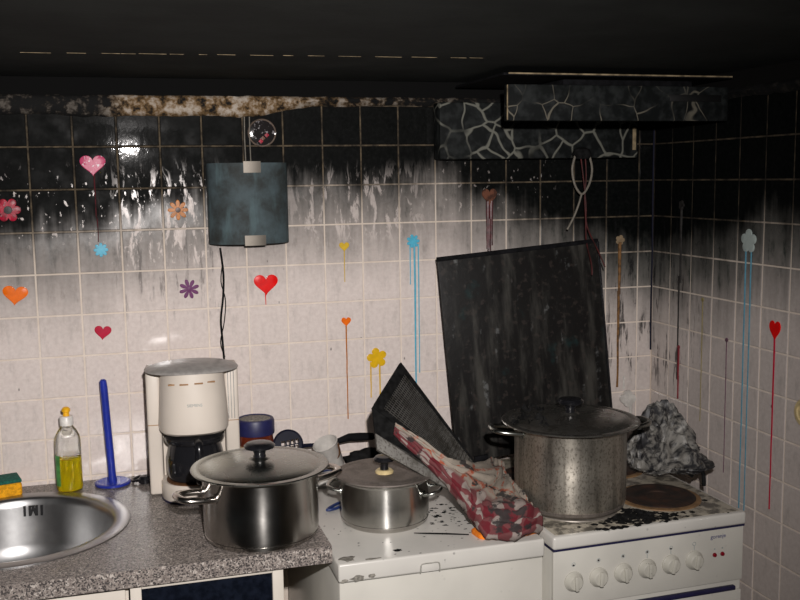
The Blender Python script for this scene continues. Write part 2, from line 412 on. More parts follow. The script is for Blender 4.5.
# ------------------------------------------------------------------ geometry helpers
class MB:
    def __init__(s): s.v = []; s.f = []; s.uv = None
    def add(s, vs, fs):
        o = len(s.v); s.v += [Vector(p) for p in vs]; s.f += [tuple(i + o for i in q) for q in fs]; return s
    def box(s, a, b):
        (x0, y0, z0), (x1, y1, z1) = a, b
        vs = [(x0, y0, z0), (x1, y0, z0), (x1, y1, z0), (x0, y1, z0), (x0, y0, z1), (x1, y0, z1), (x1, y1, z1), (x0, y1, z1)]
        return s.add(vs, [(0, 3, 2, 1), (4, 5, 6, 7), (0, 1, 5, 4), (1, 2, 6, 5), (2, 3, 7, 6), (3, 0, 4, 7)])
    def lathe(s, prof, n=40, c=(0, 0, 0), sx=1.0, sy=1.0, closed=False, cap=True):
        vs = []; fs = []
        k = len(prof)
        for r, z in prof:
            for i in range(n):
                a = 2 * math.pi * i / n
                vs.append((c[0] + r * sx * math.cos(a), c[1] + r * sy * math.sin(a), c[2] + z))
        rng = k if closed else k - 1
        for j in range(rng):
            j2 = (j + 1) % k
            for i in range(n):
                i2 = (i + 1) % n
                fs.append((j * n + i, j * n + i2, j2 * n + i2, j2 * n + i))
        if not closed and cap:
            if prof[0][0] > 1e-6: fs.append(tuple(reversed(range(n))))
            if prof[-1][0] > 1e-6: fs.append(tuple((k - 1) * n + i for i in range(n)))
        return s.add(vs, fs)
    def tube(s, path, r, n=8, closed=False, flat=1.0):
        P = [Vector(p) for p in path]; k = len(P)
        rr = r if isinstance(r, (list, tuple)) else [r] * k
        vs = []; fs = []; prev = None
        for i, p in enumerate(P):
            a = P[(i - 1) % k] if (closed or i > 0) else p; b = P[(i + 1) % k] if (closed or i < k - 1) else p
            d = (b - a).normalized()
            if prev is None:
                prev = d.orthogonal().normalized()
                up = Vector((0, 0, 1))
                if abs(d.dot(up)) < .9: prev = (up - d * up.dot(d)).normalized()
            prev = (prev - d * prev.dot(d)).normalized(); q = d.cross(prev)
            for j in range(n):
                t = 2 * math.pi * j / n
                vs.append(p + prev * math.cos(t) * rr[i] * flat + q * math.sin(t) * rr[i])
        for i in range(k if closed else k - 1):
            i2 = (i + 1) % k
            for j in range(n):
                j2 = (j + 1) % n
                fs.append((i * n + j, i * n + j2, i2 * n + j2, i2 * n + j))
        if not closed:
            fs.append(tuple(reversed(range(n)))); fs.append(tuple((k - 1) * n + j for j in range(n)))
        return s.add(vs, fs)
    def prism(s, poly, z0, z1, fr=lambda x, y, z: (x, y, z)):
        n = len(poly)
        vs = [fr(x, y, z0) for x, y in poly] + [fr(x, y, z1) for x, y in poly]
        fs = [tuple(reversed(range(n))), tuple(range(n, 2 * n))] + [(i, (i + 1) % n, n + (i + 1) % n, n + i) for i in range(n)]
        return s.add(vs, fs)
    def dome(s, poly, h, fr):
        n = len(poly); cx = sum(p[0] for p in poly) / n; cy = sum(p[1] for p in poly) / n
        vs = []
        for sc, hh in ((1, 0), (1, h * .7), (.93, h * .98), (.5, h)):
            vs += [fr(cx + (x - cx) * sc, cy + (y - cy) * sc, hh) for x, y in poly]
        vs.append(fr(cx, cy, h * 1.02))
        fs = [tuple(reversed(range(n)))]
        for j in range(3): fs += [(j * n + i, j * n + (i + 1) % n, (j + 1) * n + (i + 1) % n, (j + 1) * n + i) for i in range(n)]
        fs += [(3 * n + i, 3 * n + (i + 1) % n, 4 * n) for i in range(n)]
        return s.add(vs, fs)
    def grid(s, rows, uvs=None):
        k = len(rows); n = len(rows[0])
        fs = [(j * n + i, j * n + i + 1, (j + 1) * n + i + 1, (j + 1) * n + i) for j in range(k - 1) for i in range(n - 1)]
        return s.add([p for r in rows for p in r], fs)
    def xf(s, mat):
        s.v = [mat @ p for p in s.v]; return s
    def mesh(s, name, mat, bevel=0.0, seg=2, smooth=True, ang=35):
        me = bpy.data.meshes.new(name)
        me.from_pydata([tuple(p) for p in s.v], [], s.f)
        bm = bmesh.new(); bm.from_mesh(me)
        if bevel:
            bmesh.ops.bevel(bm, geom=[e for e in bm.edges if e.calc_face_angle(0) > .5], offset=bevel, segments=seg, profile=.5, affect='EDGES', clamp_overlap=True)
        bmesh.ops.recalc_face_normals(bm, faces=bm.faces)
        bm.to_mesh(me); bm.free()
        if mat: me.materials.append(M[mat])
        if smooth:
            for p in me.polygons: p.use_smooth = True
            me.set_sharp_from_angle(angle=math.radians(ang))
        return me
    def build(s, name, mat, parent=None, world=False, **kw):
        if parent is not None and world:
            off = Vector((0, 0, 0)); q = parent
            while q is not None: off += q.location; q = q.parent
            s.v = [p - off for p in s.v]
        o = bpy.data.objects.new(name, s.mesh(name, mat, **kw)); COL.objects.link(o)
        o.parent = parent
        return o

def tag(o, label=None, cat=None, group=None, kind=None):
    if label: o['label'] = label
    if cat: o['category'] = cat
    if group: o['group'] = group
    if kind: o['kind'] = kind
    return o
def thing(name, label, cat, loc, rz=0.0, group=None):
    o = bpy.data.objects.new(name, None); o.empty_display_size = .05
    COL.objects.link(o); o.location = loc; o.rotation_euler = (0, 0, rz)
    return tag(o, label, cat, group)
def place(mb, name, mat, loc, label, cat, group=None, **kw):
    """one-mesh thing: coordinates given in the world, origin moved to its base"""
    mb.v = [p - Vector(loc) for p in mb.v]
    o = mb.build(name, mat, **kw); o.location = loc
    return tag(o, label, cat, group)

def text_mesh(name, body, size, mat, fr, parent, align='CENTER'):
    cu = bpy.data.curves.new(name, 'FONT'); cu.body = body; cu.size = size; cu.align_x = align; cu.align_y = 'CENTER'
    cu.extrude = .0003
    tmp = bpy.data.objects.new(name + '_curve', cu); COL.objects.link(tmp)
    dg = bpy.context.evaluated_depsgraph_get()
    me = bpy.data.meshes.new_from_object(tmp.evaluated_get(dg))
    bpy.data.objects.remove(tmp)
    for v in me.vertices: v.co = Vector(fr(v.co.x, v.co.y, v.co.z))
    me.materials.clear(); me.materials.append(M[mat])
    o = bpy.data.objects.new(name, me); COL.objects.link(o); o.parent = parent
    return o

def smooth_path(pts, k=6, closed=False):
    P = [Vector(p) for p in pts]; n = len(P); out = []
    for i in range(n if closed else n - 1):
        if closed: a, b, c, d = P[(i - 1) % n], P[i], P[(i + 1) % n], P[(i + 2) % n]
        else: a, b, c, d = P[max(i - 1, 0)], P[i], P[i + 1], P[min(i + 2, n - 1)]
        for j in range(k):
            t = j / k
            out.append(.5 * ((2 * b) + (c - a) * t + (2 * a - 5 * b + 4 * c - d) * t * t + (3 * b - a - 3 * c + d) * t ** 3))
    if not closed: out.append(P[-1])
    return out

# ================================================================== THE SETTING
XR = 1.7297                    # right wall plane
PT = 0.105                     # tile pitch
ZTOP = 1.8355                  # top edge of the tiling
ZR0 = 1.7305
tag(MB().box((-1.6, -3.2, -.05), (XR + .1, .1, 0)).build('floor', 'floor_tile'), kind='structure')
tag(MB().box((-1.6, -3.2, 1.90), (XR + .1, .1, 1.95)).build('ceiling', 'ceiling'), kind='structure')
wall_back = tag(MB().box((-1.6, .0016, 0), (XR, .1, 1.90)).build('wall_back', 'grout'), kind='structure')
wall_right = tag(MB().box((XR + .0016, -3.2, 0), (XR + .1, .1, 1.90)).build('wall_right', 'grout'), kind='structure')

def tile_mesh(w, h):
    g = .0021; b = .0017; mb = MB()
    o = [(-w / 2 + g, -h / 2 + g), (w / 2 - g, -h / 2 + g), (w / 2 - g, h / 2 - g), (-w / 2 + g, h / 2 - g)]
    i = [(-w / 2 + g + b, -h / 2 + g + b), (w / 2 - g - b, -h / 2 + g + b), (w / 2 - g - b, h / 2 - g - b), (-w / 2 + g + b, h / 2 - g - b)]
    mb.add([(x, .006, z) for x, z in o] + [(x, .0009, z) for x, z in o] + [(x, 0, z) for x, z in i],
           [(8, 9, 10, 11)] + [(k, (k + 1) % 4, 4 + (k + 1) % 4, 4 + k) for k in range(4)] + [(4 + k, 4 + (k + 1) % 4, 8 + (k + 1) % 4, 8 + k) for k in range(4)])
    return mb.mesh('tile', 'tile', smooth=False)
tile_full = tile_mesh(PT, PT)
tile_corner = tile_mesh(XR - 16 * PT, PT)
tile_corner_r = tile_mesh(.0943, PT)
rnd = random.Random(3)
def put_tile(me, parent, loc, rz):
    o = bpy.data.objects.new('tile', me); COL.objects.link(o); o.parent = parent
    o.location = loc
    o.rotation_euler = (math.radians(rnd.gauss(0, .22)), 0, rz + math.radians(rnd.gauss(0, .2)))
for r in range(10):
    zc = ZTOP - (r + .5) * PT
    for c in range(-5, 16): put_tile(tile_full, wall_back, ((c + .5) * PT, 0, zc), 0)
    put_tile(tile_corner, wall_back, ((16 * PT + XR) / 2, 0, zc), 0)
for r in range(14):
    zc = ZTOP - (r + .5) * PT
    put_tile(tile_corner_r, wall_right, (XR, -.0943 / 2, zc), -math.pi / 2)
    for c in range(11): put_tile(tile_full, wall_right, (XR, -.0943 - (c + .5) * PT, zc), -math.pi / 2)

# cornice: lumpy scorched plaster strip along the top of the tiles
def cornice(name, along, length, start, zlo, mat='plaster'):
    n = int(length / .012); rows = []
    for i in range(n + 1):
        s = start + length * i / n
        a = noise.noise(Vector((s * 9, 1.3, 0))); b = noise.noise(Vector((s * 34, 4.1, 0))); c = noise.noise(Vector((s * 15, 9.1, 3)))
        z0 = zlo(s) + .007 * a + .005 * b; z1 = 1.857 + .003 * b
        d = .012 + .006 * c
        sec = [(0.002, z0), (-.005 - .003 * b, z0 + .001), (-d, z0 + .012 + .004 * c), (-d - .003, (z0 + z1) / 2), (-d * 1.1, z1 - .008), (-.006, z1), (.0016, z1)]
        rows.append([along(s, y, z) for y, z in sec])
    mb = MB().grid(rows)
    return tag(mb.build(name, mat, ang=60), kind='structure')
cornice('trim_1', lambda s, y, z: (s, y, z), XR + .6, -.6, lambda s: 1.806 if s < .55 else 1.806 + min(1, (s - .55) / .15) * .028)
cornice('trim_2', lambda s, y, z: (XR + y, -s, z), 1.3, .02, lambda s: 1.832)
# joint of the ceiling boards: a broken line of bare plaster
jt = MB()
x = .03
while x < .97:
    L = rnd.uniform(.015, .06); yy = -.47 - (x - .03) * .07 + rnd.uniform(-.002, .002)
    jt.box((x, yy - .0008, 1.8992), (x + L, yy + .0008, 1.9005)); x += L + rnd.choice([.002, .006, .02, .03])
tag(jt.build('trim_3', 'strip_cream'), kind='structure')

# ================================================================== WORKTOP, SINK, UNITS
CT = .88
def worktop():
    cx, cy, r = -.05, -.317, .232
    x0, x1, y0, y1, zb, zt = -.52, .597, -.65, -.001, CT - .036, CT
    angs = sorted(set([2 * math.pi * i / 96 for i in range(96)] + [math.atan2(yy - cy, xx - cx) % (2 * math.pi) for xx in (x0, x1) for yy in (y0, y1)]))
    n = len(angs); inn = []; out = []
    for a in angs:
        dx, dy = math.cos(a), math.sin(a)
        k = min(([(x1 - cx) / dx] if dx > 1e-9 else []) + ([(x0 - cx) / dx] if dx < -1e-9 else []) + ([(y1 - cy) / dy] if dy > 1e-9 else []) + ([(y0 - cy) / dy] if dy < -1e-9 else []))
        inn.append((cx + r * dx, cy + r * dy)); out.append((cx + k * dx, cy + k * dy))
    vs = [(x, y, zt) for x, y in inn] + [(x, y, zt) for x, y in out] + [(x, y, zb) for x, y in inn] + [(x, y, zb) for x, y in out]
    fs = []
    for i in range(n):
        j = (i + 1) % n
        fs += [(i, j, n + j, n + i), (2 * n + j, 2 * n + i, 3 * n + i, 3 * n + j), (n + i, n + j, 3 * n + j, 3 * n + i), (j, i, 2 * n + i, 2 * n + j)]
    return MB().add(vs, fs)
place(worktop(), 'worktop', 'granite', (.04, -.32, CT - .036), 'speckled grey granite worktop with a round sink set into it', 'worktop', smooth=False)

sk = thing('round_sink', 'round stainless steel sink bowl set in granite worktop', 'sink', (-.05, -.317, CT - .17))
MB().lathe([(.247, .1703), (.247, .1722), (.240, .1738), (.222, .1732), (.214, .172), (.209, .166), (.205, .150), (.197, .06), (.185, .025), (.16, .008), (.05, .002), (.045, .0)], 72, cap=False).build('basin', 'steel_sink', sk, ang=50)
MB().lathe([(.043, -.002), (.043, .003), (.03, .005), (0, .003)], 32).build('drain', 'chrome', sk)
# overflow slots, cut in the far wall of the bowl: short bar, zigzag, short bar
def slot(a, dz, w, h, lean=0.0):
    # thin dark slot following the bowl wall
    mb = MB(); r = .2015
    def p(aa, z): rr = r - (.150 - z) * .085; return Vector((rr * math.cos(aa), rr * math.sin(aa), z))
    q = [p(a - w / 2 / r - lean, dz - h / 2), p(a + w / 2 / r - lean, dz - h / 2), p(a + w / 2 / r + lean, dz + h / 2), p(a - w / 2 / r + lean, dz + h / 2)]
    inn = [Vector((v.x * .985, v.y * .985, v.z)) for v in q]; outr = [Vector((v.x * 1.01, v.y * 1.01, v.z)) for v in q]
    mb.add(inn + outr, [(0, 1, 2, 3), (7, 6, 5, 4), (0, 4, 5, 1), (1, 5, 6, 2), (2, 6, 7, 3), (3, 7, 4, 0)])
    return mb
a0 = math.radians(83)
for k, (da, ln) in enumerate(((.115, 0), (.055, 0), (.030, -.022), (.002, .022), (-.024, 0), (-.084, 0))):
    slot(a0 + da, .142, .0055, .024, ln).build('overflow_slot', 'dark_hole', sk, smooth=False)

bc = thing('base_cabinet', 'white base cabinet with plain door under the sink', 'cabinet', (-.16, -.31, 0))
mb = MB(); mb.box((-.515, -.60, .1), (-.499, -.02, CT - .037)); mb.box((.168, -.60, .1), (.184, -.02, CT - .037)); mb.box((-.499, -.60, .1), (.168, -.02, .116)); mb.box((-.499, -.03, .116), (.168, -.02, .60)); mb.box((-.515, -.55, 0), (.184, -.53, .1))
mb.build('carcass', 'paint_white', bc, world=True, smooth=False)
MB().box((-.513, -.62, .12), (-.172, -.602, CT - .040)).build('door', 'paint_white', bc, world=True, bevel=.002)
MB().box((-.168, -.62, .12), (.178, -.602, CT - .040)).build('door', 'paint_white', bc, world=True, bevel=.002)

gu = thing('glass_front_unit', 'white-framed unit with a dark glass front under the worktop', 'cabinet', (.34, -.31, 0))
MB().box((.188, -.60, .0), (.495, -.02, CT - .037)).build('body', 'paint_white', gu, world=True, bevel=.002)
mb = MB(); fz0, fz1 = .14, CT - .0375
for a, b in (((.187, -.632, fz0), (.209, -.602, fz1)), ((.473, -.632, fz0), (.496, -.602, fz1)), ((.209, -.632, fz1 - .012), (.473, -.602, fz1)), ((.209, -.632, fz0), (.473, -.602, fz0 + .02))): mb.box(a, b)
mb.build('frame', 'paint_white', gu, world=True, bevel=.0015)
MB().box((.209, -.624, fz0 + .02), (.473, -.606, fz1 - .012)).build('pane', 'dark_glass', gu, world=True, smooth=False)

# ================================================================== FREEZER
FZ = .855
fr = thing('chest_freezer', 'white chest freezer with a chipped lid corner beside the worktop', 'freezer', (.83, -.40, 0))
MB().box((.603, -.682, .02), (1.064, -.03, FZ - .042)).build('body', 'enamel_clean', fr, world=True, bevel=.006)
MB().box((.600, -.694, FZ - .0405), (1.062, -.185, FZ)).build('lid', 'enamel', fr, world=True, bevel=.005, seg=3)
MB().box((.600, -.183, FZ - .0405), (1.062, -.02, FZ + .028)).build('rear_ledge', 'enamel', fr, world=True, bevel=.006, seg=3)
MB().box((.606, -.688, FZ - .0425), (1.058, -.04, FZ - .0400)).build('seal', 'panel_grey', fr, world=True, smooth=False)
# latch notch on the front edge of the lid
mb = MB().tube(smooth_path([(.776, -.6955, FZ - .040), (.777, -.6965, FZ - .024), (.783, -.6965, FZ - .020), (.800, -.6965, FZ - .020), (.813, -.6965, FZ - .020), (.818, -.6965, FZ - .024), (.819, -.6955, FZ - .040)], 3), .0014, 6)
lt = mb.build('latch', 'panel_grey', fr, world=True)
MB().box((.779, -.6955, FZ - .039), (.816, -.692, FZ - .021)).build('latch_plate', 'enamel', lt, world=True, bevel=.001)
# bare chipped patches on the left front corner and edge
def chip(cx, cy, cz, w, h, seed, nrm):
    rr = random.Random(seed); n = 14; poly = []
    for i in range(n):
        a = 2 * math.pi * i / n; k = rr.uniform(.55, 1.0); poly.append((w * k * math.cos(a), h * k * math.sin(a)))
    if nrm == 'z': f = lambda x, y, z: (cx + x, cy + y, cz + z)
    else: f = lambda x, y, z: (cx + x, cy - z, cz + y)
    return MB().prism(poly, -.0005, .0007, f)
for a in ((.625, -.668, FZ, .022, .018, 1, 'z'), (.675, -.684, FZ, .020, .006, 2, 'z'), (.640, -.694, FZ - .033, .020, .008, 3, 'y'), (.672, -.694, FZ - .032, .010, .007, 4, 'y'), (.612, -.694, FZ - .036, .010, .004, 5, 'y')):
    chip(*a).build('chip', 'chipped', fr, world=True, smooth=False)
chip(.738, -.655, FZ, .011, .009, 8, 'z').build('chip', 'black_matte', fr, world=True, smooth=False)

# ================================================================== COOKER
SZ = .86
SX0, SX1, SYF = 1.070, 1.566, -.702
ck = thing('cooker', 'white electric cooker with six knobs in the corner', 'cooker', ((SX0 + SX1) / 2, -.40, 0), math.radians(1.2))
CKL = Vector(((SX0 + SX1) / 2, -.40, 0))
def ckb(mb, name, mat, parent=ck, **kw):
    mb.v = [p - CKL for p in mb.v]; return mb.build(name, mat, parent, **kw)
ckb(MB().box((SX0 + .003, SYF + .012, .05), (SX1 - .003, -.10, SZ - .032)), 'body', 'enamel_clean', bevel=.004)
ckb(MB().box((SX0, SYF, SZ - .030), (SX1, -.10, SZ)), 'hob_top', 'enamel', bevel=.006, seg=3)
ckb(MB().box((SX0 + .010, SYF + .012, SZ - .006), (SX1 - .010, -.11, SZ + .0008)), 'hob_surface', 'enamel_hob', bevel=.0006)
ckb(MB().box((SX0 + .002, SYF + .004, SZ - .0345), (SX1 - .002, -.102, SZ - .0295)), 'trim_strip', 'navy_trim', smooth=False)
panel = ckb(MB().box((SX0 + .003, SYF + .006, .695), (SX1 - .003, SYF + .016, SZ - .0345)), 'control_panel', 'enamel_clean', bevel=.002)
ckb(MB().box((SX0 + .006, SYF + .004, .16), (SX1 - .006, SYF + .0125, .672)), 'oven_door', 'enamel_clean', bevel=.003)
ckb(MB().box((SX0 + .10, SYF - .002, .674), (SX1 - .025, SYF + .010, .685)), 'door_handle', 'navy_trim', bevel=.003)
PY = SYF + .006
for i in range(6):
    kx = 1.122 + i * (1.430 - 1.122) / 5; kz = .752 + i * .0015
    rot = Matrix.Translation((kx, PY, kz)) @ Matrix.Rotation(math.radians(90), 4, 'X')
    kb = ckb(MB().lathe([(.0225, 0), (.0225, .003), (.0195, .006), (.0175, .013), (.015, .0155), (0, .016)], 28).xf(rot), 'knob', 'enamel_knob')
    grip = MB().box((-.0045, -.0165, .010), (.0045, .0165, .021)).xf(rot @ Matrix.Rotation(math.radians([4, -3, 6, 0, -14, -8][i]), 4, 'Z'))
    ckb(grip, 'grip', 'enamel_knob', kb, bevel=.002)
    sz = kz + .0385
    ring = MB().tube([(kx + .0042 * math.cos(a), PY - .0003, sz + .0042 * math.sin(a)) for a in [2 * math.pi * k / 14 for k in range(14)]], .0006, 5, closed=True)
    ckb(ring, 'symbol_ring', 'logo_grey', panel)
    if i != 5:
        rot2 = Matrix.Translation((kx, PY, sz - (.002 if i in (0, 4) else 0))) @ Matrix.Rotation(math.radians(90), 4, 'X')
        ckb(MB().lathe([(.0024, -.001), (.0024, .0006), (0, .0007)], 12).xf(rot2), 'symbol_dot', 'print_black', panel)
    if i >= 3: ckb(MB().box((kx - .0006, PY - .0006, kz + .024), (kx + .0006, PY + .001, kz + .033)), 'symbol_line', 'logo_grey', panel, smooth=False)
for lx in (1.485, 1.506):
    rot = Matrix.Translation((lx, PY, .7645)) @ Matrix.Rotation(math.radians(90), 4, 'X')
    ckb(MB().lathe([(.0052, -.001), (.0052, .002), (.004, .0045), (0, .0055)], 16).xf(rot), 'indicator_lamp', 'lamp_red')
    ckb(MB().box((lx - .0016, PY - .0005, .777), (lx + .0016, PY + .001, .780)), 'symbol_dot', 'logo_grey', panel, smooth=False)
text_mesh('lettering', 'gorenje', .0135, 'logo_navy', lambda x, y, z: (1.494 + x - CKL.x, PY - .0005 - z - CKL.y, .808 + y - CKL.z), panel)

HP = [(1.203, -.535, .094), (1.430, -.545, .088), (1.205, -.285, .075), (1.432, -.285, .088)]
for hx, hy, hr in HP:
    ckp = ckb(MB().lathe([(hr, SZ - .001), (hr, SZ + .006), (hr - .004, SZ + .0085), (hr - .018, SZ + .0085), (hr - .020, SZ + .0075), (hr - .040, SZ + .0075), (hr - .042, SZ + .0085), (hr * .33, SZ + .0085), (hr * .30, SZ + .006), (0, SZ + .006)], 48, (hx, hy, 0)), 'hotplate', 'iron')
    ckb(MB().lathe([(hr + .013, SZ - .001), (hr + .012, SZ + .003), (hr + .004, SZ + .0055), (hr - .001, SZ + .004), (hr - .001, SZ - .001)], 48, (hx, hy, 0)), 'hotplate_ring', 'rust_ring' if hx > 1.3 else 'steel_ring', ckp)

# burnt residue spread on the hob
rs = random.Random(11); mb = MB()
for i in range(760):
    if i < 640: px = rs.gauss(1.335, .062); py = -.632 + .15 * (px - 1.33) + rs.gauss(.0, .026)
    else: px = rs.uniform(1.08, 1.55); py = rs.uniform(-.695, -.40)
    py = max(-.693, py); sz = rs.uniform(.004, .013) if i < 640 else rs.uniform(.0015, .004)
    if any((px - h[0]) ** 2 + (py - h[1]) ** 2 < (h[2] + .010 + sz) ** 2 for h in HP): continue
    n = 6; ph = rs.uniform(0, 6); hh = sz * rs.uniform(.1, .35) + .001
    b = [(px + sz * rs.uniform(.7, 1.4) * math.cos(ph + k * 2 * math.pi / n), py + sz * rs.uniform(.6, 1.1) * math.sin(ph + k * 2 * math.pi / n), SZ - .0004) for k in range(n)]
    mb.add(b + [(px, py, SZ + hh)], [(k, (k + 1) % n, n) for k in range(n)])
tag(place(mb, 'burnt_residue', 'char', (1.33, -.6, SZ), 'black burnt residue crusted on the cooker hob', 'residue', smooth=False), kind='stuff')

# hob cover: scorched pane standing at the back of the cooker
hc = thing('hob_cover', 'scorched black hob cover standing upright behind the stock pot', 'hob cover', (1.30, -.125, SZ + .022))
pane = MB().box((-.239, -.004, 0), (.239, .004, .565)).build('pane', 'scorched_glass', hc, bevel=.0025)
mb = MB().box((.234, -.0065, .02), (.2405, -.0035, .56)); mb.build('edge_trim', 'black_plastic', pane, bevel=.001)
MB().box((-.239, -.006, .556), (.239, .006, .568)).build('top_trim', 'black_matte', pane, bevel=.002)
for hx in (-.17, .17): MB().box((hx - .02, -.012, -.002), (hx + .02, .016, .014)).build('hinge', 'black_matte', hc, bevel=.002)
hc.rotation_euler = (math.radians(-3.0), math.radians(-4.3), 0)

# ================================================================== POTS
def pot(name, label, loc, rz, r, h, lid_r, body_mat, lid_mat, knob_h, dome, handle_out, handle_w, handle_z, handle_r, flat=.75, handle_mat='steel_lid', base='steel_pot', knob_base=None, knob_r=.021):
    t = thing(name, label, 'pot', loc, rz)
    b = MB().lathe([(0, .0), (r * .90, .0), (r * .965, .006), (r * .985, .014), (r, .024), (r, h * .5), (r, h - .010), (r + .003, h - .004), (min(lid_r - .004, r + .010), h - .001), (min(lid_r - .004, r + .010), h + .0008), (r - .001, h - .002), (r - .002, h - .01), (r - .003, .03), (r - .015, .008), (0, .006)], 72).build('body', body_mat, t, ang=30)
    MB().lathe([(r * .90, -.0005), (r * .972, .006), (r * .992, .0135), (r * .978, .0145), (r * .88, .003)], 72, closed=True).build('sandwich_base', base, b)
    z0 = h + .001
    prof = [(r - .008, z0 - .006), (r - .006, z0), (lid_r, z0), (lid_r + .0015, z0 + .002), (lid_r, z0 + .004), (lid_r - .010, z0 + .005), (lid_r - .016, z0 + .0035), (lid_r - .022, z0 + .006)]
    rin = lid_r - .022
    for k in range(1, 9):
        a = k / 8; prof.append((rin * (1 - a) + .0 * a, z0 + .006 + dome * (1 - (1 - a) ** 2)))
    ld = MB().lathe(prof, 72).build('lid', lid_mat, t, ang=30)
    zk = z0 + .006 + dome
    kr = knob_r
    if knob_base: MB().lathe([(kr * 1.0, zk - .004), (kr * 1.02, zk + .004), (kr * .8, zk + .008), (0, zk + .008)], 32).build('knob_collar', knob_base, ld); zk += .006
    else: MB().lathe([(kr * .95, zk - .003), (kr * .6, zk + .003), (0, zk + .004)], 32).build('knob_collar', lid_mat, ld)
    MB().lathe([(kr * .52, zk - .002), (kr * .42, zk + knob_h * .3), (kr * .5, zk + knob_h * .5), (kr * 1.1, zk + knob_h * .68), (kr * 1.16, zk + knob_h * .82), (kr * .95, zk + knob_h * .97), (kr * .4, zk + knob_h * 1.02), (0, zk + knob_h * 1.02)], 32).build('knob', 'black_plastic', ld)
    for s in (1, -1):
        pts = [(s * (r - .006), -handle_w, handle_z - .004), (s * (r + handle_out * .45), -handle_w * 1.02, handle_z), (s * (r + handle_out * .9), -handle_w * .72, handle_z + .003), (s * (r + handle_out), 0, handle_z + .004), (s * (r + handle_out * .9), handle_w * .72, handle_z + .003), (s * (r + handle_out * .45), handle_w * 1.02, handle_z), (s * (r - .006), handle_w, handle_z - .004)]
        hd = MB().tube(smooth_path(pts, 5), handle_r, 10, flat=flat).build('handle', handle_mat, t, ang=60)
        for w in (-handle_w, handle_w):
            q = Vector((s * math.sqrt(max(r * r - w * w, 0)), w, handle_z - .003)); ax = Vector((q.x, q.y, 0)).normalized()
            MB().lathe([(.011, -.002), (.011, .002), (0, .003)], 14).xf(Matrix.Translation(q) @ ax.to_track_quat('Z', 'Y').to_matrix().to_4x4()).build('bracket', handle_mat, hd)
    return t
pot('cooking_pot', 'wide steel pot with domed lid on the granite worktop', (.468, -.535, CT + .0008), math.radians(16), .123, .150, .146, 'steel_pot', 'steel_lid', .034, .013, .060, .032, .112, .0098, knob_r=.029, handle_mat='chrome')
pot('cooking_pot', 'small steel pot with a dusty flat lid on the freezer', (.764, -.463, FZ + .0008), math.radians(-28), .102, .110, .113, 'steel_pot_small', 'steel_dusty', .034, -.005, .030, .034, .078, .0055, knob_base='cream_plastic', knob_r=.021)
sp3 = pot('stock_pot', 'tall sooty stock pot with lid on the front hotplate', (1.203, -.527, SZ + .0095), math.radians(-8), .131, .198, .160, 'steel_burnt', 'steel_lid_burnt', .036, .012, .058, .036, .186, .0075, base='steel_dusty', knob_r=.027)
# charred crumbs lying on the stock pot's lid
rs = random.Random(5); mb = MB(); base = Vector((1.203, -.527, SZ + .0095 + .2045))
for i in range(36):
    a = rs.uniform(math.radians(110), math.radians(215)); rr = rs.uniform(.075, .142)
    p = base + Vector((rr * math.cos(a), rr * math.sin(a), .0045 if rr < .135 else 0)); s_ = rs.uniform(.006, .017)
    vs = [p + Vector((rs.uniform(-1, 1) * s_, rs.uniform(-1, 1) * s_, 0)) for _ in range(4)] + [p + Vector((rs.uniform(-.3, .3) * s_, rs.uniform(-.3, .3) * s_, s_ * rs.uniform(.5, 1.2)))]
    mb.add(vs, [(0, 1, 4), (1, 2, 4), (2, 3, 4), (3, 0, 4)])
tag(place(mb, 'charred_crumbs', 'char', tuple(base), 'charred crumbs on the lid of the tall stock pot', 'residue', smooth=False), kind='stuff')

# ================================================================== COFFEE MAKER
cm = thing('coffee_maker', 'white drip coffee maker with black carafe against the wall', 'coffee maker', (.357, -.195, CT), math.radians(-3)); cm.scale = (1, 1, 1.022)
def dshape(w, yb, yf, n=18, pw=2.4):
    """flat back at yb, rounded front reaching yf"""
    out = [(w / 2, yb)]
    for k in range(n + 1):
        a = -math.pi * k / n; c, s_ = math.cos(a), math.sin(a)
        out.append((w / 2 * math.copysign(abs(c) ** (2 / pw), c), (yf) * abs(s_) ** (2 / pw)))
    out.append((-w / 2, yb))
    return [(x, y) for x, y in reversed(out)]
def loft(secs):
    mb = MB(); n = len(secs[0][0]); vs = []; fs = []
    for poly, z in secs: vs += [(x, y, z) for x, y in poly]
    for j in range(len(secs) - 1): fs += [(j * n + i, j * n + (i + 1) % n, (j + 1) * n + (i + 1) % n, (j + 1) * n + i) for i in range(n)]
    fs += [tuple(reversed(range(n))), tuple((len(secs) - 1) * n + i for i in range(n))]
    return mb.add(vs, fs)
loft([(dshape(.160, .03, -.088), 0), (dshape(.166, .03, -.092), .005), (dshape(.166, .03, -.092), .036), (dshape(.158, .03, -.086), .043)]).build('base', 'plastic_white', cm)
loft([(dshape(.168, .03, -.0935), .0), (dshape(.168, .03, -.0935), .004)]).build('foot_trim', 'navy_trim', cm)
MB().box((-.076, .026, .002), (.076, .084, .306)).build('column', 'plastic_white', cm, bevel=.004)
for s in (-1, 1):
    x0, x1 = (.0765, .110) if s > 0 else (-.110, -.0765)
    wg = MB().box((x0, .0, .002), (x1, .084, .306)).build('side_wing', 'plastic_white', cm, bevel=.006, seg=3)
    MB().box((x0 + .001, -.0012, .172), (x1 - .001, .0008, .1735)).build('seam', 'brown_mark', wg, smooth=False)
    if s > 0:
        for gx in (.084, .091, .098): MB().box((gx, -.0025, .178), (gx + .002, .001, .306)).build('rib', 'grey_cap', wg, smooth=False)
loft([(dshape(.156, .03, -.082), .160), (dshape(.166, .03, -.091), .166), (dshape(.168, .03, -.092), .18), (dshape(.158, .03, -.088), .26), (dshape(.150, .03, -.084), .306)]).build('filter_housing', 'plastic_white', cm)
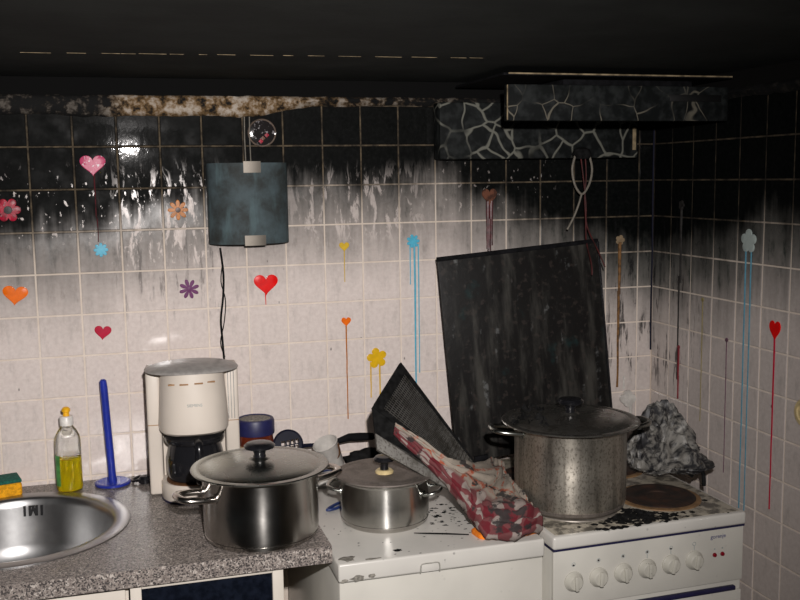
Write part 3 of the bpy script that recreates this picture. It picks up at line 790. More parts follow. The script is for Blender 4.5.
# domed cap
rows = []
for j in range(9):
    a = j / 8; k = math.sqrt(max(0, 1 - a ** 1.7))
    poly = []
    for i in range(40):
        t = 2 * math.pi * i / 40; c, s_ = math.cos(t), math.sin(t)
        poly.append((.1115 * k * math.copysign(abs(c) ** .8, c), (.086 if s_ > 0 else .087) * k * math.copysign(abs(s_) ** .9, s_)))
    rows.append((poly, .3055 + .0195 * a))
rows[-1] = ([(x * 0 + .004 * math.cos(i * math.pi / 20), .004 * math.sin(i * math.pi / 20)) for i, (x, y) in enumerate(rows[0][0])], .3252)
loft(rows).build('cap', 'grey_cap', cm, ang=40)
cf = MB().lathe([(.052, .0455), (.064, .050), (.0685, .065), (.0685, .10), (.062, .128), (.056, .138), (.056, .142), (0, .142)], 40, (0, -.022, 0)).build('carafe', 'smoked_glass', cm)
MB().lathe([(.070, .138), (.072, .142), (.072, .150), (.060, .157), (0, .159)], 40, (0, -.022, 0)).build('carafe_lid', 'black_plastic', cf)
MB().tube(smooth_path([(.006, -.075, .150), (.007, -.108, .146), (.008, -.116, .12), (.008, -.114, .085), (.008, -.106, .060), (.008, -.094, .052)], 4), .010, 10, flat=.8).build('carafe_handle', 'black_plastic', cf)
MB().lathe([(.070, .044), (.070, .0465), (0, .0468)], 40, (0, -.022, 0)).build('warming_plate', 'stain_brown', cm)
for i, dx in enumerate((-.047, -.021, .013, .041)):
    yy = -.0872 * (1 - abs(dx / .0765) ** 2.4) ** (1 / 2.4)
    MB().box((dx - .010, yy - .0022, .2805 + (.001 * i if i else 0)), (dx + .010, yy + .004, .2835 + (.001 * i if i else 0))).build('vent', 'brown_mark', cm, smooth=False)
text_mesh('lettering', 'SIEMENS', .0095, 'logo_grey', lambda x, y, z: (.002 + x, -.0895 - z, .2335 + y), cm)
# plug and cord beside the machine
pl = thing('power_plug', 'small black plug lying beside the coffee maker', 'plug', (.238, -.075, CT))
MB().lathe([(.011, 0), (.016, .003), (.017, .012), (.012, .020), (0, .022)], 18).build('plug_body', 'black_plastic', pl)
MB().tube(smooth_path([(-.012, 0, .010), (-.028, .008, .006), (-.030, .03, .004), (-.010, .055, .004)], 4), .0035, 8).build('cord', 'black_plastic', pl)

# ================================================================== WASHING-UP THINGS
sb = thing('dish_soap_bottle', 'clear bottle half full of yellow dish soap behind the sink', 'bottle', (.057, -.075, CT))
MB().lathe([(.024, 0), (.029, .003), (.031, .010), (.031, .09), (.0308, .128), (.0285, .142), (.022, .155), (.015, .164), (.0135, .176)], 36, sx=1.0, sy=.8).build('bottle', 'clear_plastic', sb)
MB().lathe([(.022, .0025), (.027, .005), (.0292, .012), (.0292, .086), (0, .087)], 36, sx=1.0, sy=.8).build('liquid', 'soap_liquid', sb)
cp = MB().lathe([(.0165, .168), (.0165, .188), (.0145, .191), (0, .191)], 28).build('cap', 'white_cap', sb)
MB().lathe([(.008, .190), (.0072, .200), (.0105, .202), (.0105, .208), (.006, .213), (0, .2135)], 20).build('nozzle', 'nozzle_yellow', cp)
lb = MB(); rowsl = []
for z in (.018, .050, .082, .095):
    rowsl.append([(.0316 * math.cos(a), .0316 * .82 * math.sin(a), z) for a in [math.radians(150 + 9 * k) for k in range(10)]])
lb.grid(rowsl).build('label_print', 'label_green', sb)

mp = thing('dish_masher', 'blue plastic masher standing on its round slotted foot', 'masher', (.159, -.055, CT))
mb = MB().lathe([(.040, 0), (.044, .002), (.044, .007), (.040, .009), (.036, .0085), (.036, .0005)], 40, closed=True)
mb.build('foot_rim', 'blue_plastic', mp)
mb = MB()
for k in range(-3, 4):
    w = math.sqrt(.037 ** 2 - (k * .0105) ** 2)
    mb.box((-w, k * .0105 - .0028, .001), (w, k * .0105 + .0028, .008))
for k in (-1, 1): mb.box((k * .016 - .002, -.034, .0015), (k * .016 + .002, .034, .0075))
mb.build('foot_bars', 'blue_plastic', mp, smooth=False)
MB().tube([(0, 0, .006), (-.0008, 0, .03), (-.006, .001, .15), (-.010, .003, .25), (-.0112, .003, .268), (-.0115, .003, .272)], [.011, .0095, .0095, .0095, .0085, .004], 16).build('handle', 'blue_plastic', mp)

sg = thing('sponge', 'yellow sponge with green scouring pad at the sink edge', 'sponge', (-.115, -.060, CT), math.radians(12))
MB().box((-.055, -.035, 0), (.055, .035, .034)).build('foam', 'sponge_yellow', sg, bevel=.007, seg=3)
MB().box((-.0545, -.0345, .0342), (.0545, .0345, .043)).build('scouring_pad', 'scour_green', sg, bevel=.003)
sg.rotation_euler = (0, 0, math.radians(14))

jr = thing('storage_jar', 'glass jar with navy screw lid behind the wide pot', 'jar', (.519, -.10, CT))
jb = MB().lathe([(.040, 0), (.046, .004), (.046, .095), (.044, .106), (.043, .118), (0, .118)], 40).build('glass', 'jam_glass', jr)
MB().lathe([(.0465, .025), (.0466, .085), (.0462, .0855)], 40, cap=False).build('paper_label', 'jar_label', jb)
mb = MB().lathe([(.044, .112), (.049, .113), (.0495, .117), (.0495, .146), (.047, .152), (.043, .1535), (.040, .151), (0, .151)], 40)
jl = mb.build('lid', 'navy_lid', jr)
MB().lathe([(.0395, .1508), (.038, .1518), (0, .1520)], 40).build('lid_insert', 'chipped', jl)

# ================================================================== UTENSILS BEHIND THE POTS (on the freezer's rear ledge)
LZ = FZ + .028
def disc_with_holes(R, th, holes, hr):
    """round blade: grid cells left open as square holes"""
    mb = MB(); N = 26; cell = 2 * R / N
    def hole(x, y): return any(abs(x - hx) < hr and abs(y - hy) < hr for hx, hy in holes)
    for i in range(N):
        for j in range(N):
            x = -R + (i + .5) * cell; y = -R + (j + .5) * cell
            if math.hypot(x, y) > R - cell * .2 or hole(x, y): continue
            mb.box((x - cell / 2, y - cell / 2, 0), (x + cell / 2, y + cell / 2, th))
    a = [2 * math.pi * k / 40 for k in range(40)]
    mb.tube([(R * .985 * math.cos(t), R * .985 * math.sin(t), th / 2) for t in a], th * .9, 8, closed=True)
    return mb
sk_root = thing('skimmer', 'black perforated skimmer spoon leaning on the wall behind pots', 'skimmer', (.605, -.088, LZ))
rot = Matrix.Translation((0, 0, .067)) @ Matrix.Rotation(math.radians(74), 4, 'X') @ Matrix.Rotation(math.radians(6), 4, 'Z')
hl = [(-.018 + .0125 * i + .003 * j, -.020 + .013 * j) for i in range(4) for j in range(3)]
MB.build(disc_with_holes(.0385, .003, hl, .0046).xf(rot), 'blade', 'navy_plastic', sk_root, smooth=False)
MB().tube([(.036, -.004, .062), (.07, .002, .060), (.13, .010, .060)], [.0055, .005, .005], 10).build('shaft', 'navy_plastic', sk_root)
MB().tube([(.128, .01, .060), (.150, .015, .064), (.170, .02, .067), (.20, .02, .066), (.235, .02, .064), (.245, .02, .063)], [.006, .0085, .011, .0115, .010, .004], 12).build('grip', 'black_matte', sk_root)
# white beaker, tilted
bk = thing('beaker', 'white plastic beaker tipped sideways beside the skimmer handle', 'cup', (.724, -.105, LZ))
MB().lathe([(0, 0), (.023, 0), (.025, .003), (.033, .078), (.0345, .080), (.0325, .081), (.0235, .006), (0, .005)], 32).xf(Matrix.Translation((.004, 0, .002)) @ Matrix.Rotation(math.radians(-24), 4, 'Y') @ Matrix.Rotation(math.radians(14), 4, 'X')).build('cup_wall', 'cup_white', bk)
mb = MB().tube(smooth_path([(-.004, -.026, .020), (.008, -.034, .045), (.002, -.043, .075)], 4), [.004, .005, .006, .006, .006, .005, .004, .004, .003], 6, flat=.3); mb.build('stain', 'stain_brown', bk)
# burnt rag, dark-blue stick, blue clip
def lump(name, mat, loc, size, seed, label, cat, amp=.35, freq=2.0, sub=3, smooth=True):
    bm = bmesh.new(); bmesh.ops.create_icosphere(bm, subdivisions=sub, radius=1)
    for v in bm.verts:
        d = v.co.normalized(); k = 1 + amp * noise.noise(d * freq + Vector((seed, 0, 0))) + amp * .5 * noise.noise(d * freq * 2.7 + Vector((0, seed, 0)))
        v.co = Vector((d.x * k * size[0], d.y * k * size[1], max(d.z * k * size[2], -size[2] * .55)))
    zm = min(v.co.z for v in bm.verts)
    for v in bm.verts: v.co.z -= zm
    me = bpy.data.meshes.new(name); bm.to_mesh(me); bm.free(); me.materials.append(M[mat])
    if smooth:
        for p in me.polygons: p.use_smooth = True
    o = bpy.data.objects.new(name, me); COL.objects.link(o); o.location = loc
    return tag(o, label, cat)
lump('burnt_rag', 'char', (.805, -.105, LZ), (.052, .024, .026), 4.2, 'crumpled burnt black rag behind the small pot', 'rag', .5, 2.4)
place(MB().tube(smooth_path([(.672, -.152, LZ + .004), (.700, -.146, LZ + .007), (.730, -.152, LZ + .006), (.756, -.149, LZ + .009)], 4), [.003, .004, .0045, .005, .005, .005, .005, .005, .005, .005, .0045, .004, .003], 8, flat=.6), 'utensil_handle', 'dark_blue', (.71, -.15, LZ), 'dark blue utensil handle lying under the white beaker', 'utensil')
place(MB().tube(smooth_path([(.648, -.366, FZ + .004), (.665, -.345, FZ + .005), (.690, -.322, FZ + .004), (.694, -.334, FZ + .004), (.672, -.362, FZ + .005)], 5, closed=True), .0038, 8), 'bag_clip', 'dark_blue', (.67, -.345, FZ), 'small blue loop clip lying left of the small pot', 'clip')
place(MB().tube([(.800, -.574, FZ + .0025), (.83, -.588, FZ + .003), (.87, -.604, FZ + .003), (.912, -.622, FZ + .0025)], [.0015, .003, .003, .002], 6, flat=.6), 'charred_stick', 'char', (.855, -.6, FZ), 'thin charred stick lying on the freezer lid', 'stick')
# soot flakes scattered on the freezer lid
rs = random.Random(21); mb = MB()
for i in range(170):
    if i < 90: px, py = rs.gauss(.905, .035), rs.gauss(-.475, .05)
    else: px, py = rs.uniform(.61, 1.05), rs.uniform(-.69, -.19)
    py = min(max(py, -.69), -.19); s_ = rs.uniform(.0012, .006) if i < 90 else rs.uniform(.001, .003)
    if math.hypot(px - .764, py + .463) < .11: continue
    ph = rs.uniform(0, 6); q = [(px + s_ * rs.uniform(.6, 1.8) * math.cos(ph + k * math.pi / 2), py + s_ * rs.uniform(.4, 1) * math.sin(ph + k * math.pi / 2), FZ + .0003) for k in range(4)]
    mb.add(q + [(px, py, FZ + s_ * .35)], [(k, (k + 1) % 4, 4) for k in range(4)])
tag(place(mb, 'soot_flakes', 'char', (.83, -.44, FZ), 'black soot flakes scattered on the white freezer lid', 'soot', smooth=False), kind='stuff')

# ================================================================== FALLEN GREASE FILTER
gf = thing('grease_filter', 'blackened metal mesh grease filter fallen across the small pot', 'filter', (1.03, -.55, FZ))
T_, L1, L2, B1, B2, RR = [Vector(p) for p in ((0.845, -0.328, 1.195), (0.742, -0.445, 1.118), (0.738, -0.497, 1.032), (1.026, -.56, .889), (1.026, -.598, .8565), (1.058, -.464, .868))]
def bil(a, b, c, d, s, t): return (a * (1 - s) + b * s) * (1 - t) + (d * (1 - s) + c * s) * t
nrm = ((RR - T_).cross(L1 - T_)).normalized()
if nrm.dot(CAM - T_) < 0: nrm = -nrm
def strip(p, q, r_, s_, th, n=10):
    """thin slab between edge p-q and edge s_-r_"""
    nn = ((q - p).cross(s_ - p)).normalized() * th; mb = MB()
    vs = [p - nn, q - nn, r_ - nn, s_ - nn, p + nn, q + nn, r_ + nn, s_ + nn]
    return mb.add(vs, [(0, 3, 2, 1), (4, 5, 6, 7), (0, 1, 5, 4), (1, 2, 6, 5), (2, 3, 7, 6), (3, 0, 4, 7)])
pp = lambda s, t: bil(T_, RR, B1, L1, s, t)
mb = MB()
for (a, b, c, d) in (((0, 0), (1, 0), (1, .09), (0, .09)), ((0, .91), (1, .91), (1, 1), (0, 1)), ((0, .09), (.06, .09), (.06, .91), (0, .91)), ((.94, .09), (1, .09), (1, .91), (.94, .91))):
    q = strip(pp(*a), pp(*b), pp(*c), pp(*d), .0045); mb.add(q.v, q.f)
mb.build('frame', 'char', gf, world=True, smooth=False)
Lm, Bm = L1.lerp(L2, .62), B1.lerp(B2, .45)
strip(L1, Lm, Bm, B1, .003).build('side_flange', 'char', gf, world=True, smooth=False)
fl_ = strip(Lm, L2, B2, Bm, .0045); fl_.build('flange_lip', 'filter_lip', gf, world=True, smooth=False)
mb = MB()
rows = [[pp(s / 10, .05 + .9 * t / 8) - nrm * .0015 for s in range(11)] for t in range(9)]
mb.grid(rows); mb.build('backing_sheet', 'char', gf, world=True)
mb = MB()
for k in range(34):
    s = .05 + .9 * k / 33; mb.tube([pp(s, .08 + .84 * j / 6) + nrm * (.0022 + .0006 * (j % 2)) for j in range(7)], .0013, 4)
for k in range(20):
    t = .09 + .82 * k / 19; mb.tube([pp(.05 + .9 * j / 6, t) + nrm * .0012 for j in range(7)], .0008, 4)
tag(mb.build('wire_mesh', 'filter_lip', gf, world=True, smooth=False), kind='stuff')

# ================================================================== TOWEL
def towel():
    # control net: rows run from the far edge over the folds to the front, columns along the cloth
    U = [(0.79, -0.473, 1.086), (0.843, -0.503, 1.049), (0.902, -0.541, 1.003), (1.033, -0.399, 0.951), (1.112, -0.3, 0.918), (1.108, -0.36, 0.907), (1.062, -0.535, 0.902)]
    V1 = [(0.787, -0.479, 1.08), (0.837, -0.509, 1.043), (0.895, -0.547, 0.997), (1.011, -0.502, 0.946), (1.065, -0.44, 0.922), (1.072, -0.47, 0.918), (1.068, -0.58, 0.91)]
    Mi = [(0.784, -0.485, 1.078), (0.831, -0.515, 1.041), (0.877, -0.558, 0.995), (0.923, -0.595, 0.952), (0.962, -0.62, 0.93), (1.016, -0.652, 0.93), (1.056, -0.652, 0.916)]
    V2 = [(0.782, -0.489, 1.074), (0.826, -0.519, 1.033), (0.871, -0.566, 0.985), (0.914, -0.624, 0.93), (0.938, -0.66, 0.904), (0.996, -0.699, 0.902), (1.064, -0.674, 0.897)]
    Lo = [(0.779, -0.495, 1.069), (0.82, -0.526, 1.025), (0.869, -0.562, 0.972), (0.918, -0.6, 0.895), (0.93, -0.662, 0.872), (0.982, -0.702, 0.866), (1.062, -0.672, 0.87)]
    Un = [(0.78, -0.49, 1.063), (0.824, -0.52, 1.018), (0.876, -0.55, 0.962), (0.955, -0.552, 0.873), (0.972, -0.6, 0.862), (0.998, -0.625, 0.862), (1.05, -0.61, 0.866)]
    net = [[Vector(p) for p in r] for r in (U, V1, Mi, V2, Lo, Un)]
    NU = 12; rows = [smooth_path(r, NU) for r in net]
    cols = list(zip(*rows)); fine = [smooth_path(c, 9) for c in cols]        # fine[col][row]
    nr = len(fine[0]); nc = len(fine); out = []
    for j in range(nr):
        line = []
        for i in range(nc):
            p = fine[i][j].copy(); u = i / (nc - 1); v = j / (nr - 1)
            a = noise.noise(Vector((u * 6, v * 17, 2.0))); b = noise.noise(Vector((u * 24, v * 9, 7.0))); r2 = noise.noise(Vector((u * 11 + v * 9, v * 4 - u * 5, 11)))
            k = min(1, max(0, (u - .15) * 2.2)); amp = (.005 + .013 * k) * (1 if v < .82 else .3)
            p += Vector((.2 * b, -.6 * a, .85 * a + .35 * b + .6 * r2)) * amp
            p.z = max(p.z, FZ + .0055 if p.x < 1.066 else SZ + .0055)
            line.append(p)
        out.append(line)
    mb = MB().grid(out); mb.v = [p - Vector((1.0, -.5, FZ)) for p in mb.v]
    me = bpy.data.meshes.new('dish_towel'); me.from_pydata([tuple(p) for p in mb.v], [], mb.f)
    uvl = me.uv_layers.new(name='UVMap')
    for lp in me.loops:
        i = lp.vertex_index % nc; j = lp.vertex_index // nc; uvl.data[lp.index].uv = (i / (nc - 1), j / (nr - 1))
    for p in me.polygons: p.use_smooth = True
    me.materials.append(M['towel'])
    o = bpy.data.objects.new('dish_towel', me); COL.objects.link(o); o.location = (1.0, -.5, FZ)
    sd = o.modifiers.new('thickness', 'SOLIDIFY'); sd.thickness = .0035; sd.offset = 0
    return tag(o, 'charred red and white checked dish towel heaped over the filter', 'towel')
towel()
oc = MB(); pl_ = []
for i in range(40):
    a = 2 * math.pi * i / 40; k = 1 + .08 * math.sin(3 * a + 1); pl_.append((.076 * k * math.copysign(abs(math.cos(a)) ** .6, math.cos(a)), .030 * k * math.copysign(abs(math.sin(a)) ** .7, math.sin(a))))
rt = Matrix.Translation((.994, -.634, FZ + .0006)) @ Matrix.Rotation(math.radians(-5), 4, 'Z')
oc.dome(pl_, .011, lambda x, y, z: tuple(rt @ Vector((x, y, z))))
place(oc, 'sponge_cloth', 'orange_cloth', (.992, -.64, FZ), 'orange cleaning cloth peeking out under the towel', 'cloth')

# ================================================================== FOIL, CORDS
def foil():
    bm = bmesh.new(); bmesh.ops.create_icosphere(bm, subdivisions=5, radius=1)
    for v in bm.verts:
        d = v.co.normalized()
        f1 = noise.noise(d * 1.7 + Vector((5, 2, 8))); f2 = abs(noise.noise(d * 3.4 + Vector((1, 8, 3)))); f3 = abs(noise.noise(d * 8 + Vector((9, 3, 3))))
        k = 1.04 + .20 * f1 - .36 * f2 - .09 * f3
        x, y, z = d.x * k * .104, d.y * k * .075, d.z * k
        z = z * .145 if z > 0 else z * .03
        if z > 0: z *= 1.10 - .70 * max(0, d.x) ** 1.1 + .02 * max(0, -d.x)
        y -= .05 * max(0, d.x) * (1 - max(0, d.z))
        v.co = Vector((x, y, z))
    zm = min(v.co.z for v in bm.verts)
    for v in bm.verts: v.co.z -= zm
    me = bpy.data.meshes.new('crumpled_foil'); bm.to_mesh(me); bm.free(); me.materials.append(M['foil'])
    for p in me.polygons: p.use_smooth = True
    me.set_sharp_from_angle(angle=math.radians(38))
    o = bpy.data.objects.new('crumpled_foil', me); COL.objects.link(o); o.location = (1.537, -.395, SZ + .009)
    return tag(o, 'crumpled sooty silver foil heap in the cooker corner', 'foil')
foil()
place(MB().tube(smooth_path([(1.585, -.445, SZ + .010), (1.60, -.455, SZ + .035), (1.605, -.47, SZ + .022), (1.598, -.485, SZ - .004)], 5), .0055, 8), 'burnt_strap', 'char', (1.595, -.46, SZ), 'short charred black strap hanging over the cooker edge', 'strap')

hcb = thing('hanging_cable', 'burnt cable loop with red wires dangling from the hood', 'cable', (1.455, -.075, 1.69))
def W(*p): return [(x, -.075 + (q[2] if len(q) > 2 else 0), z) for q in p for x, z in [(q[0], q[1])]]
MB().tube(smooth_path(W((1.437, 1.700), (1.427, 1.660), (1.436, 1.615), (1.458, 1.590), (1.480, 1.618), (1.488, 1.660), (1.478, 1.700)), 6), .0032, 7).build('cable_loop', 'wire_grey', hcb, world=True)
MB().tube(smooth_path(W((1.457, 1.592), (1.447, 1.560), (1.432, 1.525), (1.413, 1.492)), 5), .0028, 7).build('loose_strand', 'wire_grey', hcb, world=True)
MB().tube(smooth_path(W((1.466, 1.70), (1.470, 1.64), (1.466, 1.58), (1.470, 1.52), (1.462, 1.46, -.02), (1.450, 1.40, -.075), (1.447, 1.37, -.085)), 5), .002, 6).build('wire', 'wire_red', hcb, world=True)
MB().tube(smooth_path(W((1.452, 1.70), (1.462, 1.63), (1.470, 1.56), (1.474, 1.50), (1.480, 1.43, -.06), (1.488, 1.39, -.082)), 5), .002, 6).build('wire', 'wire_red', hcb, world=True)
MB().lathe([(.022, -.012), (.028, 0), (.022, .014), (.008, .020)], 14, (1.458, -.07, 1.700)).build('burnt_socket', 'char', hcb, world=True)

# ================================================================== RANGE HOOD
hd = thing('range_hood', 'burnt-out range hood with blistered paint under the ceiling', 'range hood', (1.38, -.19, 1.70))
MB().box((1.044, -.060, 1.690), (1.640, -.004, 1.842)).build('rear_panel', 'blistered_paint', hd, world=True, bevel=.004)
MB().box((1.26, -.36, 1.80), (1.62, -.18, 1.876)).build('motor_housing', 'black_matte', hd, world=True, bevel=.004)
MB().box((1.090, -.395, 1.8795), (1.712, -.062, 1.885)).build('top_plate', 'black_matte', hd, world=True, smooth=False)
tp = MB().box((1.102, -.3962, 1.8822), (1.712, -.395, 1.8855)); tp.build('top_edge', 'strip_cream', hd, world=True, smooth=False)
fp = MB().box((1.104, -.384, 1.774), (1.710, -.361, 1.860)).build('front_flap', 'blistered_paint_front', hd, world=True, bevel=.003)
MB().box((1.1030, -.3850, 1.776), (1.1050, -.3815, 1.858)).build('flap_edge', 'strip_cream', fp, world=True, smooth=False)
MB().box((1.540, -.3862, 1.822), (1.688, -.3835, 1.839)).build('grip_slot', 'slot_black', fp, world=True, bevel=.001)
MB().box((1.622, -.063, 1.712), (1.632, -.0595, 1.775)).build('side_strip', 'strip_cream', hd, world=True, smooth=False)

# ================================================================== WALL LAMP
wl = thing('wall_lamp', 'half-round wall lamp with sooty blue-grey glass shade', 'lamp', (.531, -.002, 1.48))
def half(r, dep, n=28): return [(r * math.cos(math.pi * k / n), -dep * math.sin(math.pi * k / n) ** .8 if 0 < k < n else 0.0) for k in range(n + 1)]
outp = half(.104, .075); inp = half(.100, .071)
vs = []; n = len(outp)
for z in (.0, .206): vs += [(x, y - .006, z) for x, y in outp] + [(x, y - .006, z) for x, y in inp]
fs = []
for i in range(n - 1):
    fs += [(i, i + 1, 2 * n + i + 1, 2 * n + i), (n + i + 1, n + i, 3 * n + i, 3 * n + i + 1), (2 * n + i, 2 * n + i + 1, 3 * n + i + 1, 3 * n + i), (n + i, n + i + 1, i + 1, i)]
for i in (0, n - 1): fs.append((i, n + i, 3 * n + i, 2 * n + i))
MB().add(vs, fs).build('shade', 'shade', wl)
MB().box((-.060, -.004, .02), (.060, -.0005, .19)).build('back_plate', 'black_matte', wl, bevel=.001)
MB().lathe([(.014, .05), (.014, .11), (.022, .12), (.026, .14), (.02, .16), (0, .165)], 20, (0, -.036, 0)).build('bulb_holder', 'black_matte', wl)
for z0, z1, x0, x1 in ((.181, .2095, -.018, .026), (-.0035, .0225, -.020, .034)):
    mb = MB(); rows = []
    for z in (z0, z1):
        rows.append([])
    pts_ = [(x, -.0835 * 1.0 * (1 - (x / .104) ** 2) ** .4 + .0005) for x in [x0 + (x1 - x0) * k / 10 for k in range(11)]]
    pi_ = [(x, y + .006) for x, y in pts_]
    vs = [(x, y, z0) for x, y in pts_] + [(x, y, z0) for x, y in pi_] + [(x, y, z1) for x, y in pts_] + [(x, y, z1) for x, y in pi_]
    k = 11; fs = []
    for i in range(k - 1): fs += [(i, i + 1, 2 * k + i + 1, 2 * k + i), (2 * k + i, 2 * k + i + 1, 3 * k + i + 1, 3 * k + i), (k + i, k + i + 1, i + 1, i), (k + i + 1, k + i, 3 * k + i, 3 * k + i + 1)]
    fs += [(0, 2 * k, 3 * k, k), (k - 1, 2 * k - 1, 4 * k - 1, 3 * k - 1)]
    mb.add(vs, fs).build('clip', 'clip_steel', wl)
MB().tube(smooth_path([(-.075, -.003, -.012), (-.069, -.003, -.08), (-.072, -.003, -.14), (-.080, -.003, -.20), (-.078, -.003, -.25), (-.075, -.003, -.315)], 4), .0028, 6).build('cord', 'char', wl)
MB().tube(smooth_path([(-.070, -.003, -.05), (-.076, -.003, -.10), (-.066, -.003, -.15), (-.072, -.003, -.21), (-.083, -.003, -.26), (-.073, -.003, -.30)], 4), .0014, 6).build('cord', 'char', wl)
for dx in (-.001, .012): MB().tube([(dx, -.003, .21), (dx - .001, -.003, .27), (dx, -.003, .325)], .0016, 6).build('cord', 'wire_grey', wl)

# ================================================================== STICKERS ON THE TILES
def heart(w, h):
    out = []
    for k in range(36):
        t = 2 * math.pi * k / 36
        x = 16 * math.sin(t) ** 3; y = 13 * math.cos(t) - 5 * math.cos(2 * t) - 2 * math.cos(3 * t) - math.cos(4 * t)
        out.append((x / 32 * w, (y + 2.5) / 29 * h))
    return out[::-1]
def flower(r, n=5, depth=.4, rot=0.0):
    return [(r * (1 - depth * (1 - abs(math.cos(n * a / 2)) ** .7)) * math.cos(a + rot), r * (1 - depth * (1 - abs(math.cos(n * a / 2)) ** .7)) * math.sin(a + rot)) for a in [2 * math.pi * k / (n * 10) for k in range(n * 10)]]
def back(x0, z0): return lambda x, y, d: (x0 + x, -d + .0001, z0 + y)
def right(y0, z0): return lambda x, y, d: (XR - d + .0001, y0 - x, z0 + y)
def sticker(name, label, wall, pos, poly, mat, drips=(), h=.0028, centre=None, dripmat=None, tilt=0.0):
    fr_ = (back if wall == 'b' else right)(*pos)
    loc = Vector(fr_(0, 0, 0)); t = thing(name, label, 'sticker', tuple(loc), 0, 'gel stickers on the tiles')
    c, s_ = math.cos(tilt), math.sin(tilt)
    poly = [(x * c - y * s_, x * s_ + y * c) for x, y in poly]
    sh = MB().dome(poly, h, fr_).build('gel_shape', mat, t, world=True, ang=22)
    if centre: MB().dome([(centre[1] * math.cos(a), centre[1] * math.sin(a)) for a in [2 * math.pi * k / 14 for k in range(14)]], h * 1.6, fr_).build('centre', centre[0], sh, world=True)
    for dx, y1, y2, r in drips:
        n = 9; pts = []; rr = []
        for k in range(n):
            f = k / (n - 1); yy = y1 + (y2 - y1) * f
            pts.append(fr_(dx + .0012 * noise.noise(Vector((yy * 30, pos[0] * 9, dx * 50))), yy, .0006)); rr.append(r * (1 - .35 * f) if k < n - 1 else r * .8)
        MB().tube(pts, rr, 7).build('drip', dripmat or mat, t, world=True)
    return t
sticker('heart_sticker', 'pink speckled heart sticker on blackened tiles above the soap', 'b', (.150, 1.683), heart(.062, .052), 'gel_pink', [(.002, -.02, -.13, .0022), (.004, -.13, -.19, .0016)], dripmat='gel_wine')
sticker('flower_sticker', 'sooty crimson flower sticker at the left picture edge', 'b', (-.054, 1.578), flower(.030, 6, .35), 'gel_crimson', centre=('gel_black', .010))
sticker('flower_sticker', 'amber brown flower sticker left of the wall lamp', 'b', (.353, 1.569), flower(.026, 8, .65), 'gel_amber', centre=('gel_brown', .007))
sticker('flower_sticker', 'small pale blue flower sticker above the dark red heart', 'b', (.159, 1.473), flower(.018, 8, .4), 'gel_blue')
sticker('flower_sticker', 'purple flower sticker above the coffee maker', 'b', (.373, 1.364), flower(.026, 8, .7, .3), 'gel_purple', centre=('gel_purple', .006))
sticker('heart_sticker', 'bright orange heart sticker at the left edge', 'b', (-.050, 1.366), heart(.060, .049), 'gel_orange', tilt=-.12)
sticker('heart_sticker', 'small dark red heart sticker above the blue masher', 'b', (.153, 1.261), heart(.042, .037), 'gel_darkred', tilt=-.1)
sticker('heart_sticker', 'large bright red heart sticker below the wall lamp', 'b', (.573, 1.365), heart(.064, .056), 'gel_red', [(-.002, -.022, -.052, .0014)])
sticker('heart_sticker', 'small yellow heart sticker with a short drip', 'b', (.788, 1.459), heart(.028, .026), 'gel_mustard', [(0, -.008, -.095, .0014)])
sticker('heart_sticker', 'small orange heart sticker with a long orange drip', 'b', (.789, 1.254), heart(.027, .026), 'gel_orange', [(0, -.008, -.27, .0020)], dripmat='gel_amber')
sticker('flower_sticker', 'melted yellow flower sticker above the fallen filter', 'b', (.874, 1.149), flower(.029, 5, .42, .5), 'gel_yellow', [(-.018, -.01, -.110, .0021), (.008, -.01, -.103, .0024)])
sticker('flower_sticker', 'melted light blue flower sticker with three long drips', 'b', (.983, 1.469), flower(.019, 7, .5), 'gel_blue', [(.004, -.008, -.47, .0030), (.015, -.008, -.37, .0018), (-.009, -.006, -.12, .0017)])
sticker('heart_sticker', 'sooty brown heart sticker running down above the hob cover', 'b', (1.208, 1.585), heart(.044, .048), 'gel_brown', [(-.004, -.01, -.145, .0060), (.006, -.01, -.135, .0065), (.0, -.06, -.155, .0075)], dripmat='gel_wine', h=.006)
sticker('melted_sticker', 'pale melted sticker with a long tan drip beside the hob cover', 'b', (1.620, 1.452), flower(.015, 5, .3), 'gel_tan', [(-.001, -.006, -.16, .0055), (-.003, -.15, -.44, .0042)], dripmat='gel_tandrip')
sticker('melted_sticker', 'black melted sticker with a drip on the right wall near the corner', 'r', (-.150, 1.555), flower(.014, 5, .3), 'gel_black', [(0, -.005, -.22, .0045), (-.006, -.2, -.5, .003)], dripmat='gel_black')
sticker('flower_sticker', 'pale grey flower sticker with twin blue drips on the right wall', 'r', (-.458, 1.471), flower(.031, 5, .32, 1.57), 'gel_pale', [(-.010, -.02, -.70, .0024), (.012, -.02, -.70, .0022)], dripmat='gel_bluedrip')
sticker('heart_sticker', 'narrow bright red heart sticker with a long raspberry drip', 'r', (-.571, 1.258), heart(.042, .050), 'gel_red', [(0, -.018, -.45, .0026)], dripmat='gel_raspberry')
sticker('melted_sticker', 'dull red run of melted sticker on the right wall', 'r', (-.150, 1.150), flower(.006, 4, .2), 'gel_dullred', [(0, 0, -.15, .0036)], dripmat='gel_dullred')
sticker('melted_sticker', 'thin mauve run of melted sticker on the right wall', 'r', (-.377, 1.206), flower(.006, 4, .2), 'gel_mauve', [(0, 0, -.36, .0016)], dripmat='gel_mauve')
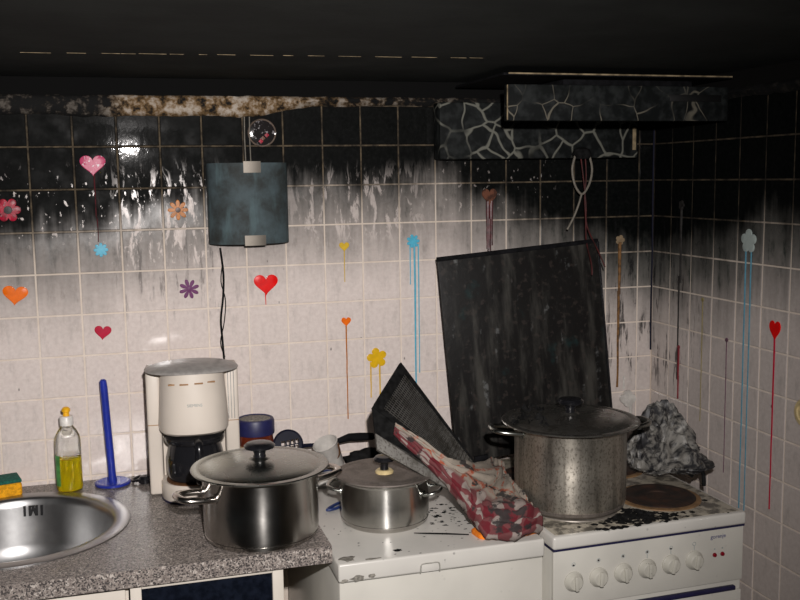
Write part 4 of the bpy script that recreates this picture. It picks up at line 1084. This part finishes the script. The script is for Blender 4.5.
sticker('melted_sticker', 'thin olive yellow run of melted sticker on the right wall', 'r', (-.263, 1.30), flower(.006, 4, .2), 'gel_olive', [(0, 0, -.34, .0016)], dripmat='gel_olive')
sticker('melted_sticker', 'white melted blob on the tiles right of the hob cover', 'b', (1.650, .975), flower(.026, 4, .25), 'melted_white', [(.012, -.01, -.06, .007), (-.012, .03, .07, .004)], h=.012)
# round gel sticker above the lamp
rg = thing('round_sticker', 'round blackened glossy sticker above the wall lamp', 'sticker', (.575, 0, 1.764), 0, 'gel stickers on the tiles')
MB().dome([(.035 * math.cos(2 * math.pi * k / 40), .034 * math.sin(2 * math.pi * k / 40)) for k in range(40)], .003, back(.575, 1.764)).build('gel_shape', 'gel_ring', rg, world=True)
MB().tube([(.575 + .035 * math.cos(2 * math.pi * k / 40), -.002, 1.764 + .034 * math.sin(2 * math.pi * k / 40)) for k in range(40)], .0024, 6, closed=True).build('rim', 'gel_ringedge', rg, world=True)
for dx, dz, m_ in ((.012, -.006, 'gel_crimson'), (.002, -.014, 'gel_brown'), (-.004, -.022, 'gel_crimson')):
    MB().dome(flower(.006, 4, .4), .005, back(.575 + dx, 1.764 + dz)).build('gel_spot', m_, rg, world=True)

place(MB().tube(smooth_path([(XR - .006, -.006, 1.80), (XR - .007, -.006, 1.6), (XR - .006, -.007, 1.4), (XR - .007, -.006, 1.25), (XR - .006, -.006, 1.12)], 5), .0028, 7), 'corner_line', 'navy_plastic', (XR - .006, -.006, 1.12), 'thin dark line running down the tiled corner', 'cable')  # thin dark navy tube set along the inside corner
# wall socket at the right picture edge
ws = thing('wall_socket', 'round cream wall socket on the right wall', 'socket', (XR, -.690, 1.080))
rot = Matrix.Rotation(math.radians(-90), 4, 'Y')
MB().lathe([(.034, 0), (.034, .004), (.031, .007), (.022, .008), (.0205, .0045), (0, .0045)], 32).xf(rot).build('cover', 'cream_plastic', ws)
for s in (-1, 1): MB().lathe([(.003, .0035), (.003, .0052), (0, .0053)], 10, (0, s * .0095, 0)).xf(rot).build('pin_hole', 'dark_hole', ws)
